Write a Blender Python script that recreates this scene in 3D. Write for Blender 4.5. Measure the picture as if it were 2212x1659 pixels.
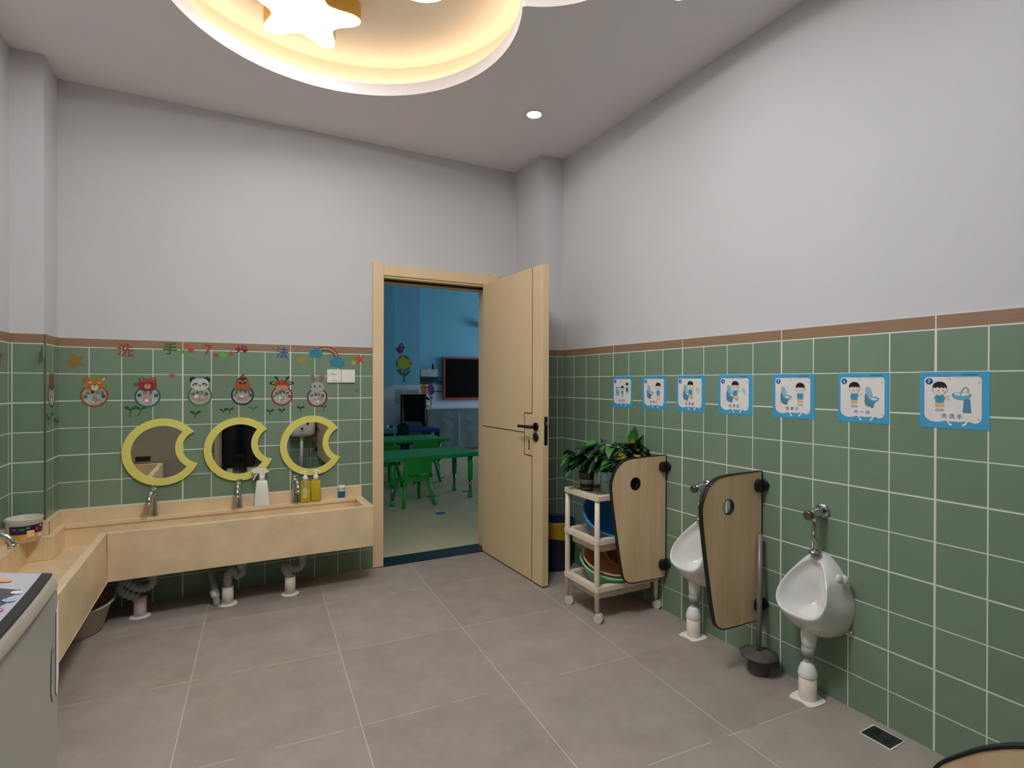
import bpy, bmesh, math, random
from math import sin, cos, pi, radians, sqrt, atan2
from mathutils import Vector, Matrix, Euler

SC = bpy.context.scene
for o in list(bpy.data.objects):
    bpy.data.objects.remove(o)
COL = SC.collection
rnd = random.Random(7)

# ------------------------------------------------------------------ camera, world, big lights, exposure
D = 0.3955          # back wall plane (Y)
XL = -3.165         # left wall plane (X); right wall is X = 0
H = 2.957           # ceiling
ZT = 1.4866         # top of the green tile
ZB = 1.535          # top of the brown border
YR = -4.50          # rear wall plane

cam_data = bpy.data.cameras.new('camera')
cam = bpy.data.objects.new('camera', cam_data)
COL.objects.link(cam)
cam.location = (-2.2072, -3.3967, 1.2960)
yaw, pitch, roll = 0.48311, -0.00299, -0.00259
cam.matrix_world = (Matrix.Translation(cam.location) @ Matrix.Rotation(-yaw, 4, 'Z')
                    @ Matrix.Rotation(pi / 2 + pitch, 4, 'X') @ Matrix.Rotation(-roll, 4, 'Z'))
cam_data.sensor_width = 36.0
cam_data.lens = 36.0 * 1170.44 / 2212.0
cam_data.clip_start = 0.05
SC.camera = cam

w = bpy.data.worlds.new('world')
SC.world = w
w.use_nodes = True
w.node_tree.nodes['Background'].inputs[0].default_value = (0.45, 0.62, 1.0, 1)
w.node_tree.nodes['Background'].inputs[1].default_value = 0.25

SC.view_settings.view_transform = 'Standard'
SC.view_settings.look = 'None'
SC.view_settings.gamma = 1.0
SC.view_settings.use_curve_mapping = False
SC.view_settings.exposure = 0.05
try:
    SC.cycles.use_denoising = True
    SC.cycles.max_bounces = 10
    SC.cycles.diffuse_bounces = 6
    SC.cycles.glossy_bounces = 5
    SC.cycles.transmission_bounces = 8
    SC.cycles.sample_clamp_indirect = 6.0
except Exception:
    pass

STAR_E, STAR_C = 17.0, (0.90, 0.96, 1.0)
ADDED_LAMP_E = 65.0
LED_E, LED_C = 11.5, (1.0, 0.83, 0.60)
DOWN_E, DOWN_C = 56.0, (0.94, 0.97, 1.0)

def area_light(name, loc, rot, sx, sy, power, color):
    l = bpy.data.lights.new(name, 'AREA')
    l.shape = 'RECTANGLE'; l.size = sx; l.size_y = sy; l.energy = power; l.color = color
    o = bpy.data.objects.new(name, l); COL.objects.link(o)
    o.location = loc; o.rotation_euler = rot
    return o
# daylight through the classroom window (the far room, east side)
area_light('classroom_daylight', (4.55, 4.9, 1.75), (0, radians(90), 0), 1.5, 2.3, 54.0, (0.78, 0.91, 1.0))

# ------------------------------------------------------------------ materials
def lin(h):
    h = h.lstrip('#')
    r = []
    for i in (0, 2, 4):
        c = int(h[i:i + 2], 16) / 255.0
        r.append(c / 12.92 if c <= 0.04045 else ((c + 0.055) / 1.055) ** 2.4)
    return tuple(r)

MATS = {}
def new_mat(name):
    m = bpy.data.materials.new(name); m.use_nodes = True
    nt = m.node_tree
    return m, nt, nt.nodes['Principled BSDF']

def mat(name, hexc, rough=0.5, metal=0.0, var=0.06, scale=8.0, bump=0.0, bscale=60.0, trans=0.0, spec=0.5, coat=0.0, ior=1.45, stretch=None, sss=0.0):
    """principled material whose colour is broken up by procedural noise"""
    if name in MATS:
        return MATS[name]
    m, nt, b = new_mat(name)
    c = lin(hexc)
    tc = nt.nodes.new('ShaderNodeTexCoord')
    src = tc.outputs['Object']
    if stretch:
        mp = nt.nodes.new('ShaderNodeMapping'); mp.inputs['Scale'].default_value = stretch
        nt.links.new(src, mp.inputs['Vector']); src = mp.outputs['Vector']
    n = nt.nodes.new('ShaderNodeTexNoise'); n.inputs['Scale'].default_value = scale; n.inputs['Detail'].default_value = 4
    nt.links.new(src, n.inputs['Vector'])
    r = nt.nodes.new('ShaderNodeValToRGB')
    r.color_ramp.elements[0].position = 0.3; r.color_ramp.elements[1].position = 0.7
    r.color_ramp.elements[0].color = tuple(max(0, v * (1 - var)) for v in c) + (1,)
    r.color_ramp.elements[1].color = tuple(min(1, v * (1 + var)) for v in c) + (1,)
    nt.links.new(n.outputs['Fac'], r.inputs['Fac'])
    nt.links.new(r.outputs['Color'], b.inputs['Base Color'])
    b.inputs['Roughness'].default_value = rough
    b.inputs['Metallic'].default_value = metal
    b.inputs['Specular IOR Level'].default_value = spec
    b.inputs['Transmission Weight'].default_value = trans
    b.inputs['Coat Weight'].default_value = coat
    b.inputs['IOR'].default_value = ior
    if bump:
        n2 = nt.nodes.new('ShaderNodeTexNoise'); n2.inputs['Scale'].default_value = bscale; n2.inputs['Detail'].default_value = 3
        nt.links.new(src, n2.inputs['Vector'])
        bp = nt.nodes.new('ShaderNodeBump'); bp.inputs['Strength'].default_value = bump; bp.inputs['Distance'].default_value = 0.002
        nt.links.new(n2.outputs['Fac'], bp.inputs['Height']); nt.links.new(bp.outputs['Normal'], b.inputs['Normal'])
    MATS[name] = m
    return m

def emis(name, col, strength):
    if name in MATS: return MATS[name]
    m, nt, b = new_mat(name)
    nt.nodes.remove(b)
    e = nt.nodes.new('ShaderNodeEmission'); e.inputs[0].default_value = tuple(col) + (1,); e.inputs[1].default_value = strength
    nt.links.new(e.outputs[0], nt.nodes['Material Output'].inputs[0])
    MATS[name] = m
    return m

class NB:
    """tiny node expression builder"""
    def __init__(s, nt): s.nt = nt
    def m(s, op, a, b=None, c=None):
        n = s.nt.nodes.new('ShaderNodeMath'); n.operation = op
        for i, v in enumerate((a, b, c)):
            if v is None: continue
            if isinstance(v, (int, float)): n.inputs[i].default_value = v
            else: s.nt.links.new(v, n.inputs[i])
        return n.outputs[0]
    def linemask(s, t, pitch, width):
        # 1 on lines at integer t, t in units of pitch
        f = s.m('FRACT', s.m('ADD', t, 0.5))
        d = s.m('MULTIPLY', s.m('ABSOLUTE', s.m('SUBTRACT', f, 0.5)), pitch)
        return s.m('LESS_THAN', d, width / 2)

def tile_mat(name, axis, u0, shift=0):
    """green wall tile: 150 mm squares scored on 600 x 300 boards, pale grout"""
    m, nt, b = new_mat(name)
    nb = NB(nt)
    g = nt.nodes.new('ShaderNodeNewGeometry')
    sp = nt.nodes.new('ShaderNodeSeparateXYZ'); nt.links.new(g.outputs['Position'], sp.inputs[0])
    u = nb.m('DIVIDE', nb.m('SUBTRACT', sp.outputs[axis], u0), 0.15)
    v = nb.m('DIVIDE', nb.m('SUBTRACT', ZT, sp.outputs[2]), 0.15)
    mk = nb.linemask(u, 0.15, 0.0044)
    mk = nb.m('MAXIMUM', mk, nb.linemask(v, 0.15, 0.0042))
    mk = nb.m('MAXIMUM', mk, nb.linemask(nb.m('DIVIDE', nb.m('ADD', u, shift), 4.0), 0.6, 0.0074))
    mk = nb.m('MAXIMUM', mk, nb.linemask(nb.m('DIVIDE', v, 2.0), 0.3, 0.0060))
    # per tile shade
    cmb = nt.nodes.new('ShaderNodeCombineXYZ')
    nt.links.new(nb.m('FLOOR', u), cmb.inputs[0]); nt.links.new(nb.m('FLOOR', v), cmb.inputs[1]); cmb.inputs[2].default_value = axis + 3
    wn = nt.nodes.new('ShaderNodeTexWhiteNoise'); nt.links.new(cmb.outputs[0], wn.inputs['Vector'])
    no = nt.nodes.new('ShaderNodeTexNoise'); no.inputs['Scale'].default_value = 9; nt.links.new(g.outputs['Position'], no.inputs['Vector'])
    fac = nb.m('ADD', nb.m('MULTIPLY', wn.outputs['Value'], 0.5), nb.m('MULTIPLY', no.outputs['Fac'], 0.5))
    r = nt.nodes.new('ShaderNodeValToRGB')
    r.color_ramp.elements[0].color = lin('#6F846F') + (1,)
    r.color_ramp.elements[1].color = lin('#7F947F') + (1,)
    nt.links.new(fac, r.inputs['Fac'])
    mx = nt.nodes.new('ShaderNodeMix'); mx.data_type = 'RGBA'
    nt.links.new(mk, mx.inputs['Factor']); nt.links.new(r.outputs['Color'], mx.inputs['A'])
    mx.inputs['B'].default_value = lin('#D9DDD6') + (1,)
    nt.links.new(mx.outputs['Result'], b.inputs['Base Color'])
    ro = nb.m('ADD', nb.m('MULTIPLY', mk, 0.5), 0.33)
    nt.links.new(ro, b.inputs['Roughness'])
    b.inputs['Specular IOR Level'].default_value = 0.35
    bp = nt.nodes.new('ShaderNodeBump'); bp.inputs['Strength'].default_value = 0.35; bp.inputs['Distance'].default_value = 0.002
    nt.links.new(nb.m('SUBTRACT', 1.0, mk), bp.inputs['Height']); nt.links.new(bp.outputs['Normal'], b.inputs['Normal'])
    return m

def border_mat(name, axis, u0, shift=0):
    m, nt, b = new_mat(name)
    nb = NB(nt)
    g = nt.nodes.new('ShaderNodeNewGeometry')
    sp = nt.nodes.new('ShaderNodeSeparateXYZ'); nt.links.new(g.outputs['Position'], sp.inputs[0])
    u = nb.m('DIVIDE', nb.m('SUBTRACT', sp.outputs[axis], u0), 0.15)
    mk = nb.linemask(nb.m('DIVIDE', nb.m('ADD', u, shift), 4.0), 0.6, 0.004)
    mk = nb.m('MAXIMUM', mk, nb.m('LESS_THAN', sp.outputs[2], ZT + 0.002))
    mp = nt.nodes.new('ShaderNodeMapping'); mp.inputs['Scale'].default_value = (3, 3, 60)
    nt.links.new(g.outputs['Position'], mp.inputs[0])
    no = nt.nodes.new('ShaderNodeTexNoise'); no.inputs['Scale'].default_value = 3; no.inputs['Detail'].default_value = 5; nt.links.new(mp.outputs[0], no.inputs['Vector'])
    r = nt.nodes.new('ShaderNodeValToRGB')
    r.color_ramp.elements[0].color = lin('#83634C') + (1,)
    r.color_ramp.elements[1].color = lin('#A28364') + (1,)
    nt.links.new(no.outputs['Fac'], r.inputs['Fac'])
    mx = nt.nodes.new('ShaderNodeMix'); mx.data_type = 'RGBA'
    nt.links.new(mk, mx.inputs['Factor']); nt.links.new(r.outputs['Color'], mx.inputs['A'])
    mx.inputs['B'].default_value = lin('#D9DDD6') + (1,)
    nt.links.new(mx.outputs['Result'], b.inputs['Base Color'])
    b.inputs['Roughness'].default_value = 0.45
    return m

def floor_mat():
    m, nt, b = new_mat('grey_floor_tile')
    nb = NB(nt)
    g = nt.nodes.new('ShaderNodeNewGeometry')
    mp = nt.nodes.new('ShaderNodeMapping'); mp.vector_type = 'POINT'
    th = radians(2.8)
    nt.links.new(g.outputs['Position'], mp.inputs[0])
    # u = (P - P0) . e1 / p
    sp = nt.nodes.new('ShaderNodeSeparateXYZ'); nt.links.new(g.outputs['Position'], sp.inputs[0])
    px = nb.m('ADD', sp.outputs[0], 1.140); py = nb.m('ADD', sp.outputs[1], 1.360)
    P = 0.620
    u = nb.m('DIVIDE', nb.m('SUBTRACT', nb.m('MULTIPLY', px, cos(th)), nb.m('MULTIPLY', py, sin(th))), P)
    v = nb.m('DIVIDE', nb.m('ADD', nb.m('MULTIPLY', px, sin(th)), nb.m('MULTIPLY', py, cos(th))), P)
    # grout partly filled with dirt: width varies
    dn = nt.nodes.new('ShaderNodeTexNoise'); dn.inputs['Scale'].default_value = 5.5; nt.links.new(g.outputs['Position'], dn.inputs['Vector'])
    mk = nb.m('MAXIMUM', nb.linemask(u, P, 0.0030), nb.m('MULTIPLY', nb.linemask(v, P, 0.0026), nb.m('GREATER_THAN', dn.outputs['Fac'], 0.44)))
    mk = nb.m('MULTIPLY', mk, 0.7)
    cmb = nt.nodes.new('ShaderNodeCombineXYZ')
    nt.links.new(nb.m('FLOOR', u), cmb.inputs[0]); nt.links.new(nb.m('FLOOR', v), cmb.inputs[1])
    wn = nt.nodes.new('ShaderNodeTexWhiteNoise'); nt.links.new(cmb.outputs[0], wn.inputs['Vector'])
    no = nt.nodes.new('ShaderNodeTexNoise'); no.inputs['Scale'].default_value = 6; no.inputs['Detail'].default_value = 8; no.inputs['Roughness'].default_value = 0.65
    nt.links.new(g.outputs['Position'], no.inputs['Vector'])
    fac = nb.m('ADD', nb.m('MULTIPLY', wn.outputs['Value'], 0.2), nb.m('MULTIPLY', no.outputs['Fac'], 0.8))
    r = nt.nodes.new('ShaderNodeValToRGB')
    r.color_ramp.elements[0].position = 0.25; r.color_ramp.elements[1].position = 0.75
    r.color_ramp.elements[0].color = lin('#90857C') + (1,)
    r.color_ramp.elements[1].color = lin('#AA9F95') + (1,)
    nt.links.new(fac, r.inputs['Fac'])
    mx = nt.nodes.new('ShaderNodeMix'); mx.data_type = 'RGBA'
    nt.links.new(mk, mx.inputs['Factor']); nt.links.new(r.outputs['Color'], mx.inputs['A'])
    mx.inputs['B'].default_value = lin('#D8D2C8') + (1,)
    nt.links.new(mx.outputs['Result'], b.inputs['Base Color'])
    b.inputs['Roughness'].default_value = 0.55
    b.inputs['Specular IOR Level'].default_value = 0.3
    return m

def plank_mat():
    m, nt, b = new_mat('beige_plank_floor')
    g = nt.nodes.new('ShaderNodeNewGeometry')
    br = nt.nodes.new('ShaderNodeTexBrick')
    mp = nt.nodes.new('ShaderNodeMapping'); mp.inputs['Rotation'].default_value = (0, 0, radians(90))
    nt.links.new(g.outputs['Position'], mp.inputs[0]); nt.links.new(mp.outputs[0], br.inputs['Vector'])
    br.inputs['Scale'].default_value = 1.0
    br.inputs['Brick Width'].default_value = 0.9; br.inputs['Row Height'].default_value = 0.15
    br.inputs['Mortar Size'].default_value = 0.0012
    br.inputs['Color1'].default_value = lin('#CDC09A') + (1,)
    br.inputs['Color2'].default_value = lin('#C4B792') + (1,)
    br.inputs['Mortar'].default_value = lin('#A99F88') + (1,)
    nt.links.new(br.outputs['Color'], b.inputs['Base Color'])
    b.inputs['Roughness'].default_value = 0.32
    return m

def wood_mat(name, c0, c1, axis_scale, rough=0.45, scale=4.0):
    if name in MATS: return MATS[name]
    m, nt, b = new_mat(name)
    tc = nt.nodes.new('ShaderNodeTexCoord')
    mp = nt.nodes.new('ShaderNodeMapping'); mp.inputs['Scale'].default_value = axis_scale
    nt.links.new(tc.outputs['Object'], mp.inputs[0])
    n1 = nt.nodes.new('ShaderNodeTexNoise'); n1.inputs['Scale'].default_value = scale; n1.inputs['Detail'].default_value = 7; n1.inputs['Distortion'].default_value = 0.4
    nt.links.new(mp.outputs[0], n1.inputs['Vector'])
    r = nt.nodes.new('ShaderNodeValToRGB')
    r.color_ramp.elements[0].position = 0.3; r.color_ramp.elements[1].position = 0.72
    r.color_ramp.elements[0].color = lin(c0) + (1,); r.color_ramp.elements[1].color = lin(c1) + (1,)
    nt.links.new(n1.outputs['Fac'], r.inputs['Fac']); nt.links.new(r.outputs['Color'], b.inputs['Base Color'])
    b.inputs['Roughness'].default_value = rough
    b.inputs['Specular IOR Level'].default_value = 0.3
    MATS[name] = m
    return m

def clear_mat(name, hexc, alpha, rough=0.15):
    """thin frosted film / clear plastic: part transparent"""
    if name in MATS: return MATS[name]
    m, nt, b = new_mat(name)
    b.inputs['Base Color'].default_value = lin(hexc) + (1,)
    b.inputs['Roughness'].default_value = rough
    b.inputs['Alpha'].default_value = alpha
    n = nt.nodes.new('ShaderNodeTexNoise'); n.inputs['Scale'].default_value = 30
    mr = nt.nodes.new('ShaderNodeMapRange'); mr.inputs['To Min'].default_value = alpha * 0.9; mr.inputs['To Max'].default_value = min(1, alpha * 1.1)
    nt.links.new(n.outputs['Fac'], mr.inputs['Value']); nt.links.new(mr.outputs[0], b.inputs['Alpha'])
    MATS[name] = m
    return m

M_PLASTER = mat('white_plaster', '#CCC9CA', 0.85, var=0.012, scale=2.0, bump=0.05, bscale=160)
M_CEIL = mat('ceiling_paint', '#EBE6E8', 0.9, var=0.01, scale=1.5)
M_COVE = mat('cove_cream_paint', '#EFE0CB', 0.85, var=0.01, scale=2)
M_FLOOR = floor_mat()
M_PLANK = plank_mat()
M_STONE = mat('beige_stone', '#E2C8A0', 0.38, var=0.10, scale=7, bump=0.03, bscale=40)
M_DOOR = wood_mat('door_veneer', '#DFC298', '#E6CBA3', (1, 1, 1), 0.5, 3)
M_DOOREDGE = wood_mat('door_edge_veneer', '#DCC096', '#E3C9A0', (1, 1, 1), 0.5, 3)
M_LAM = wood_mat('oak_laminate', '#D6B48B', '#E6CAA6', (9, 9, 0.7), 0.5, 2.6)
M_BLACK = mat('black_plastic', '#161616', 0.42, var=0.1)
M_BLACKM = mat('matt_black_metal', '#0B0B0C', 0.35, var=0.1)
M_CHROME = mat('chrome', '#C9CBCC', 0.12, 1.0, var=0.03)
M_STEEL = mat('brushed_steel', '#8D8D8B', 0.35, 1.0, var=0.08)
M_WHITEP = mat('white_plastic', '#E8E6E0', 0.35, var=0.02)
M_PORC = mat('white_porcelain', '#DEDCD7', 0.08, var=0.01, coat=0.5)
M_GREYP = mat('grey_pipe_plastic', '#A5A5A3', 0.45, var=0.05)
M_PVC = mat('cream_pvc_pipe', '#E4D6C8', 0.5, var=0.08, scale=25)
M_PUTTY = mat('white_sealant', '#E9E6E0', 0.6, var=0.05, scale=30, bump=0.5, bscale=60)
M_YFRAME = mat('yellow_painted_board', '#E3DA74', 0.45, var=0.025)
M_MIRROR = mat('mirror_glass', '#D4D8D6', 0.01, 1.0, var=0.005)
M_CREAMP = mat('cream_plastic', '#E3D2BD', 0.4, var=0.03)
M_GREENP = mat('green_plastic', '#1FA552', 0.4, var=0.05)
M_GREENC = mat('green_chair_plastic', '#2BA23E', 0.4, var=0.05)
M_RIMW = mat('grout_line', '#D9DDD6', 0.8)

# ------------------------------------------------------------------ object helpers
def tag(o, label=None, cat=None, group=None, kind=None):
    if label: o['label'] = label
    if cat: o['category'] = cat
    if group: o['group'] = group
    if kind: o['kind'] = kind
    return o

def thing(name, label, cat, loc=(0, 0, 0), rotz=0.0, group=None, kind=None):
    o = bpy.data.objects.new(name, None); COL.objects.link(o)
    o.empty_display_size = 0.05
    o.location = loc; o.rotation_euler = (0, 0, rotz)
    return tag(o, label, cat, group, kind)

def world_inv(o):
    m = Matrix.Identity(4)
    while o is not None:
        m = Matrix.LocRotScale(o.location, o.rotation_euler, o.scale) @ m
        o = o.parent
    return m.inverted()

class MB:
    """collects shapes, builds ONE mesh object"""
    def __init__(s):
        s.v = []; s.f = []; s.mi = []; s.sm = []
    def add(s, vs, fs, m=0, smooth=False):
        o = len(s.v)
        s.v += [tuple(p) for p in vs]
        for f in fs:
            s.f.append([i + o for i in f]); s.mi.append(m); s.sm.append(smooth)
        return s
    def box(s, x0, x1, y0, y1, z0, z1, m=0):
        vs = [(x, y, z) for z in (z0, z1) for y in (y0, y1) for x in (x0, x1)]
        return s.add(vs, [(0, 2, 3, 1), (4, 5, 7, 6), (0, 1, 5, 4), (2, 6, 7, 3), (0, 4, 6, 2), (1, 3, 7, 5)], m)
    def prism(s, pts, fr, n0, n1, m=0, mside=None, smooth_side=False, holes=()):
        """pts: 2-D outline in frame fr(u,v,n) -> 3-D, solid between n0 and n1 (holes cut through)"""
        bm = bmesh.new()
        loops = [list(pts)] + [list(h) for h in holes]
        vids = []
        for lp in loops:
            vs = [bm.verts.new((p[0], p[1], 0)) for p in lp]
            vids.append(vs)
            for i in range(len(vs)): bm.edges.new((vs[i], vs[(i + 1) % len(vs)]))
        bmesh.ops.triangle_fill(bm, use_beauty=True, use_dissolve=False, edges=bm.edges[:])
        bm.verts.index_update()
        tris = [[v.index for v in f.verts] for f in bm.faces]
        nv = len(bm.verts); co = [(v.co.x, v.co.y) for v in bm.verts]
        idx = [[v.index for v in vs] for vs in vids]
        bm.free()
        s.add([fr(x, y, n1) for x, y in co], tris, m)
        if n0 is not None and n0 != n1:
            s.add([fr(x, y, n0) for x, y in co], [t[::-1] for t in tris], m)
            ms = m if mside is None else mside
            for ids in idx:
                k = len(ids)
                vs = [fr(co[i][0], co[i][1], n0) for i in ids] + [fr(co[i][0], co[i][1], n1) for i in ids]
                s.add(vs, [(i, (i + 1) % k, k + (i + 1) % k, k + i) for i in range(k)], ms, smooth_side)
        return s
    def flat(s, pts, fr, n, m=0):
        return s.prism(pts, fr, None, n, m)
    def tube(s, path, r, seg=12, m=0, caps=True, smooth=True):
        """path of 3-D points; r number or list"""
        P = [Vector(p) for p in path]
        R = r if isinstance(r, (list, tuple)) else [r] * len(P)
        vs = []; fs = []
        ref = None
        for i, p in enumerate(P):
            t = (P[min(i + 1, len(P) - 1)] - P[max(i - 1, 0)]).normalized()
            if ref is None:
                a = Vector((0, 0, 1)) if abs(t.z) < 0.9 else Vector((1, 0, 0))
                ref = t.cross(a).normalized()
            else:
                ref = (ref - t * ref.dot(t)).normalized()
            b = t.cross(ref)
            for k in range(seg):
                an = 2 * pi * k / seg
                vs.append(p + (ref * cos(an) + b * sin(an)) * R[i])
        for i in range(len(P) - 1):
            for k in range(seg):
                a = i * seg + k; b2 = i * seg + (k + 1) % seg
                fs.append((a, b2, b2 + seg, a + seg))
        s.add(vs, fs, m, smooth)
        if caps:
            n = len(P)
            s.add(vs[:seg], [tuple(range(seg))[::-1]], m)
            s.add(vs[(n - 1) * seg:], [tuple(range(seg))], m)
        return s
    def lathe(s, prof, c=(0, 0, 0), seg=28, m=0, smooth=True, mtx=None, sx=1.0, sy=1.0, mis=None):
        """prof: list of (r,z)"""
        vs = []; fs = []; n = len(prof)
        for (r, z) in prof:
            for k in range(seg):
                a = 2 * pi * k / seg
                p = Vector((r * cos(a) * sx, r * sin(a) * sy, z))
                if mtx is not None: p = mtx @ p
                vs.append(p + Vector(c))
        for i in range(n - 1):
            ff = []
            for k in range(seg):
                a = i * seg + k; b = i * seg + (k + 1) % seg
                ff.append((a, b, b + seg, a + seg))
            if mis is None: fs += ff
            else:
                s.add(vs, ff, mis[i], smooth)
        if mis is None: s.add(vs, fs, m, smooth)
        return s
    def ball(s, c, rx, ry=None, rz=None, seg=16, m=0, mtx=None):
        ry = rx if ry is None else ry; rz = rx if rz is None else rz
        n = max(6, seg // 2)
        prof = [(max(1e-5, sin(pi * i / n)), -cos(pi * i / n)) for i in range(n + 1)]
        S = Matrix.Diagonal((rx, ry, rz)).to_4x4()
        return s.lathe(prof, c, seg, m, True, (mtx @ S) if mtx is not None else S)
    def loft(s, rings, m=0, smooth=True, cap0=False, cap1=False, closed=True):
        k = len(rings[0]); vs = [p for r in rings for p in r]; fs = []
        for i in range(len(rings) - 1):
            for j in range(k if closed else k - 1):
                a = i * k + j; b = i * k + (j + 1) % k
                fs.append((a, b, b + k, a + k))
        if cap0: fs.append(tuple(range(k))[::-1])
        if cap1: fs.append(tuple(range((len(rings) - 1) * k, len(rings) * k)))
        return s.add(vs, fs, m, smooth)
    def text(s, body, size, fr, cx, cy, n, m=0, rot=0.0, bold=0.0):
        c = bpy.data.curves.new('lettering', 'FONT'); c.body = body; c.size = size
        c.align_x = 'CENTER'; c.align_y = 'CENTER'; c.resolution_u = 3
        if bold: c.offset = bold
        o = bpy.data.objects.new('lettering', c); COL.objects.link(o)
        dg = bpy.context.evaluated_depsgraph_get()
        me = o.evaluated_get(dg).to_mesh()
        xs = [v.co.x for v in me.vertices]; ys = [v.co.y for v in me.vertices]
        if xs:
            mx, my = (min(xs) + max(xs)) / 2, (min(ys) + max(ys)) / 2
            vs = []
            for v in me.vertices:
                x, y = v.co.x - mx, v.co.y - my
                vs.append(fr(cx + x * cos(rot) - y * sin(rot), cy + x * sin(rot) + y * cos(rot), n))
            s.add(vs, [tuple(p.vertices) for p in me.polygons], m)
        o.evaluated_get(dg).to_mesh_clear()
        bpy.data.objects.remove(o); bpy.data.curves.remove(c)
        return s
    def build(s, name, mats, parent=None, world=True, bevel=0.0, subsurf=0, solidify=0.0, bseg=2, fixn=True):
        if not isinstance(mats, (list, tuple)): mats = [mats]
        me = bpy.data.meshes.new(name)
        inv = world_inv(parent) if (parent is not None and world) else None
        vs = [inv @ Vector(p) for p in s.v] if inv is not None else s.v
        me.from_pydata([tuple(p) for p in vs], [], s.f)
        for m in mats: me.materials.append(m)
        for p, mi, sm in zip(me.polygons, s.mi, s.sm):
            p.material_index = mi; p.use_smooth = sm
        if fixn:
            bm = bmesh.new(); bm.from_mesh(me)
            bmesh.ops.remove_doubles(bm, verts=bm.verts, dist=1e-6)
            bmesh.ops.recalc_face_normals(bm, faces=bm.faces)
            bm.to_mesh(me); bm.free()
        me.update()
        o = bpy.data.objects.new(name, me); COL.objects.link(o)
        if parent is not None: o.parent = parent
        if solidify:
            q = o.modifiers.new('thickness', 'SOLIDIFY'); q.thickness = solidify; q.offset = 0
        if bevel:
            q = o.modifiers.new('soft_edges', 'BEVEL'); q.width = bevel; q.segments = bseg; q.limit_method = 'ANGLE'; q.angle_limit = radians(40)
        if subsurf:
            q = o.modifiers.new('smooth', 'SUBSURF'); q.levels = subsurf; q.render_levels = subsurf
        return o

def struct(name, mb, mats, parent=None, **kw):
    o = mb.build(name, mats, parent, **kw)
    if parent is None: o['kind'] = 'structure'
    return o

def copy_tree(o, parent=None):
    c = o.copy(); COL.objects.link(c); c.parent = parent
    for ch in list(o.children): copy_tree(ch, c)
    return c

# 2-D outlines
def circ(cx, cy, r, n=28, ry=None, a0=0.0, rot=0.0):
    ry = r if ry is None else ry
    out = []
    for k in range(n):
        a = a0 + 2 * pi * k / n
        x, y = r * cos(a), ry * sin(a)
        out.append((cx + x * cos(rot) - y * sin(rot), cy + x * sin(rot) + y * cos(rot)))
    return out
def starpts(cx, cy, r, ri, rot=pi / 2, n=5):
    return [(cx + (r if k % 2 == 0 else ri) * cos(rot + pi * k / n), cy + (r if k % 2 == 0 else ri) * sin(rot + pi * k / n)) for k in range(2 * n)]
def smooth(pts, n=6):
    out = []; k = len(pts)
    for i in range(k):
        p0, p1, p2, p3 = pts[i - 1], pts[i], pts[(i + 1) % k], pts[(i + 2) % k]
        for j in range(n):
            t = j / n
            out.append(tuple(0.5 * (2 * p1[d] + (p2[d] - p0[d]) * t + (2 * p0[d] - 5 * p1[d] + 4 * p2[d] - p3[d]) * t * t + (3 * p1[d] - p0[d] - 3 * p2[d] + p3[d]) * t ** 3) for d in (0, 1)))
    return out
def rrect(x0, x1, y0, y1, r, n=6):
    out = []
    for cx, cy, a0 in ((x1 - r, y1 - r, 0), (x0 + r, y1 - r, 90), (x0 + r, y0 + r, 180), (x1 - r, y0 + r, 270)):
        for k in range(n + 1):
            a = radians(a0 + 90 * k / n)
            out.append((cx + r * cos(a), cy + r * sin(a)))
    return out
def stroke(pts, w):
    L = []; R = []
    n = len(pts)
    for i in range(n):
        a = pts[max(0, i - 1)]; b = pts[min(n - 1, i + 1)]
        dx, dy = b[0] - a[0], b[1] - a[1]; l = sqrt(dx * dx + dy * dy) or 1
        nx, ny = -dy / l * w / 2, dx / l * w / 2
        L.append((pts[i][0] + nx, pts[i][1] + ny)); R.append((pts[i][0] - nx, pts[i][1] - ny))
    return L + R[::-1]
def arc(cx, cy, r, a0, a1, n=16, ry=None):
    ry = r if ry is None else ry
    return [(cx + r * cos(radians(a0 + (a1 - a0) * k / n)), cy + ry * sin(radians(a0 + (a1 - a0) * k / n))) for k in range(n + 1)]
def grow(pts, d):
    """push an outline outwards by d (simple)"""
    k = len(pts); A = sum(pts[i][0] * pts[(i + 1) % k][1] - pts[(i + 1) % k][0] * pts[i][1] for i in range(k))
    s = 1 if A > 0 else -1
    out = []
    for i in range(k):
        a, b = pts[i - 1], pts[(i + 1) % k]
        dx, dy = b[0] - a[0], b[1] - a[1]; l = sqrt(dx * dx + dy * dy) or 1
        out.append((pts[i][0] + s * dy / l * d, pts[i][1] - s * dx / l * d))
    return out
def frame(O, U, V, N):
    O, U, V, N = map(Vector, (O, U, V, N))
    return lambda u, v, n: O + U * u + V * v + N * n

FR_BACK = lambda x, z: frame((x, D, z), (1, 0, 0), (0, 0, 1), (0, -1, 0))
FR_RIGHT = lambda y, z: frame((0, y, z), (0, -1, 0), (0, 0, 1), (-1, 0, 0))
FR_FLOOR = frame((0, 0, 0), (1, 0, 0), (0, 1, 0), (0, 0, 1))

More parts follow.
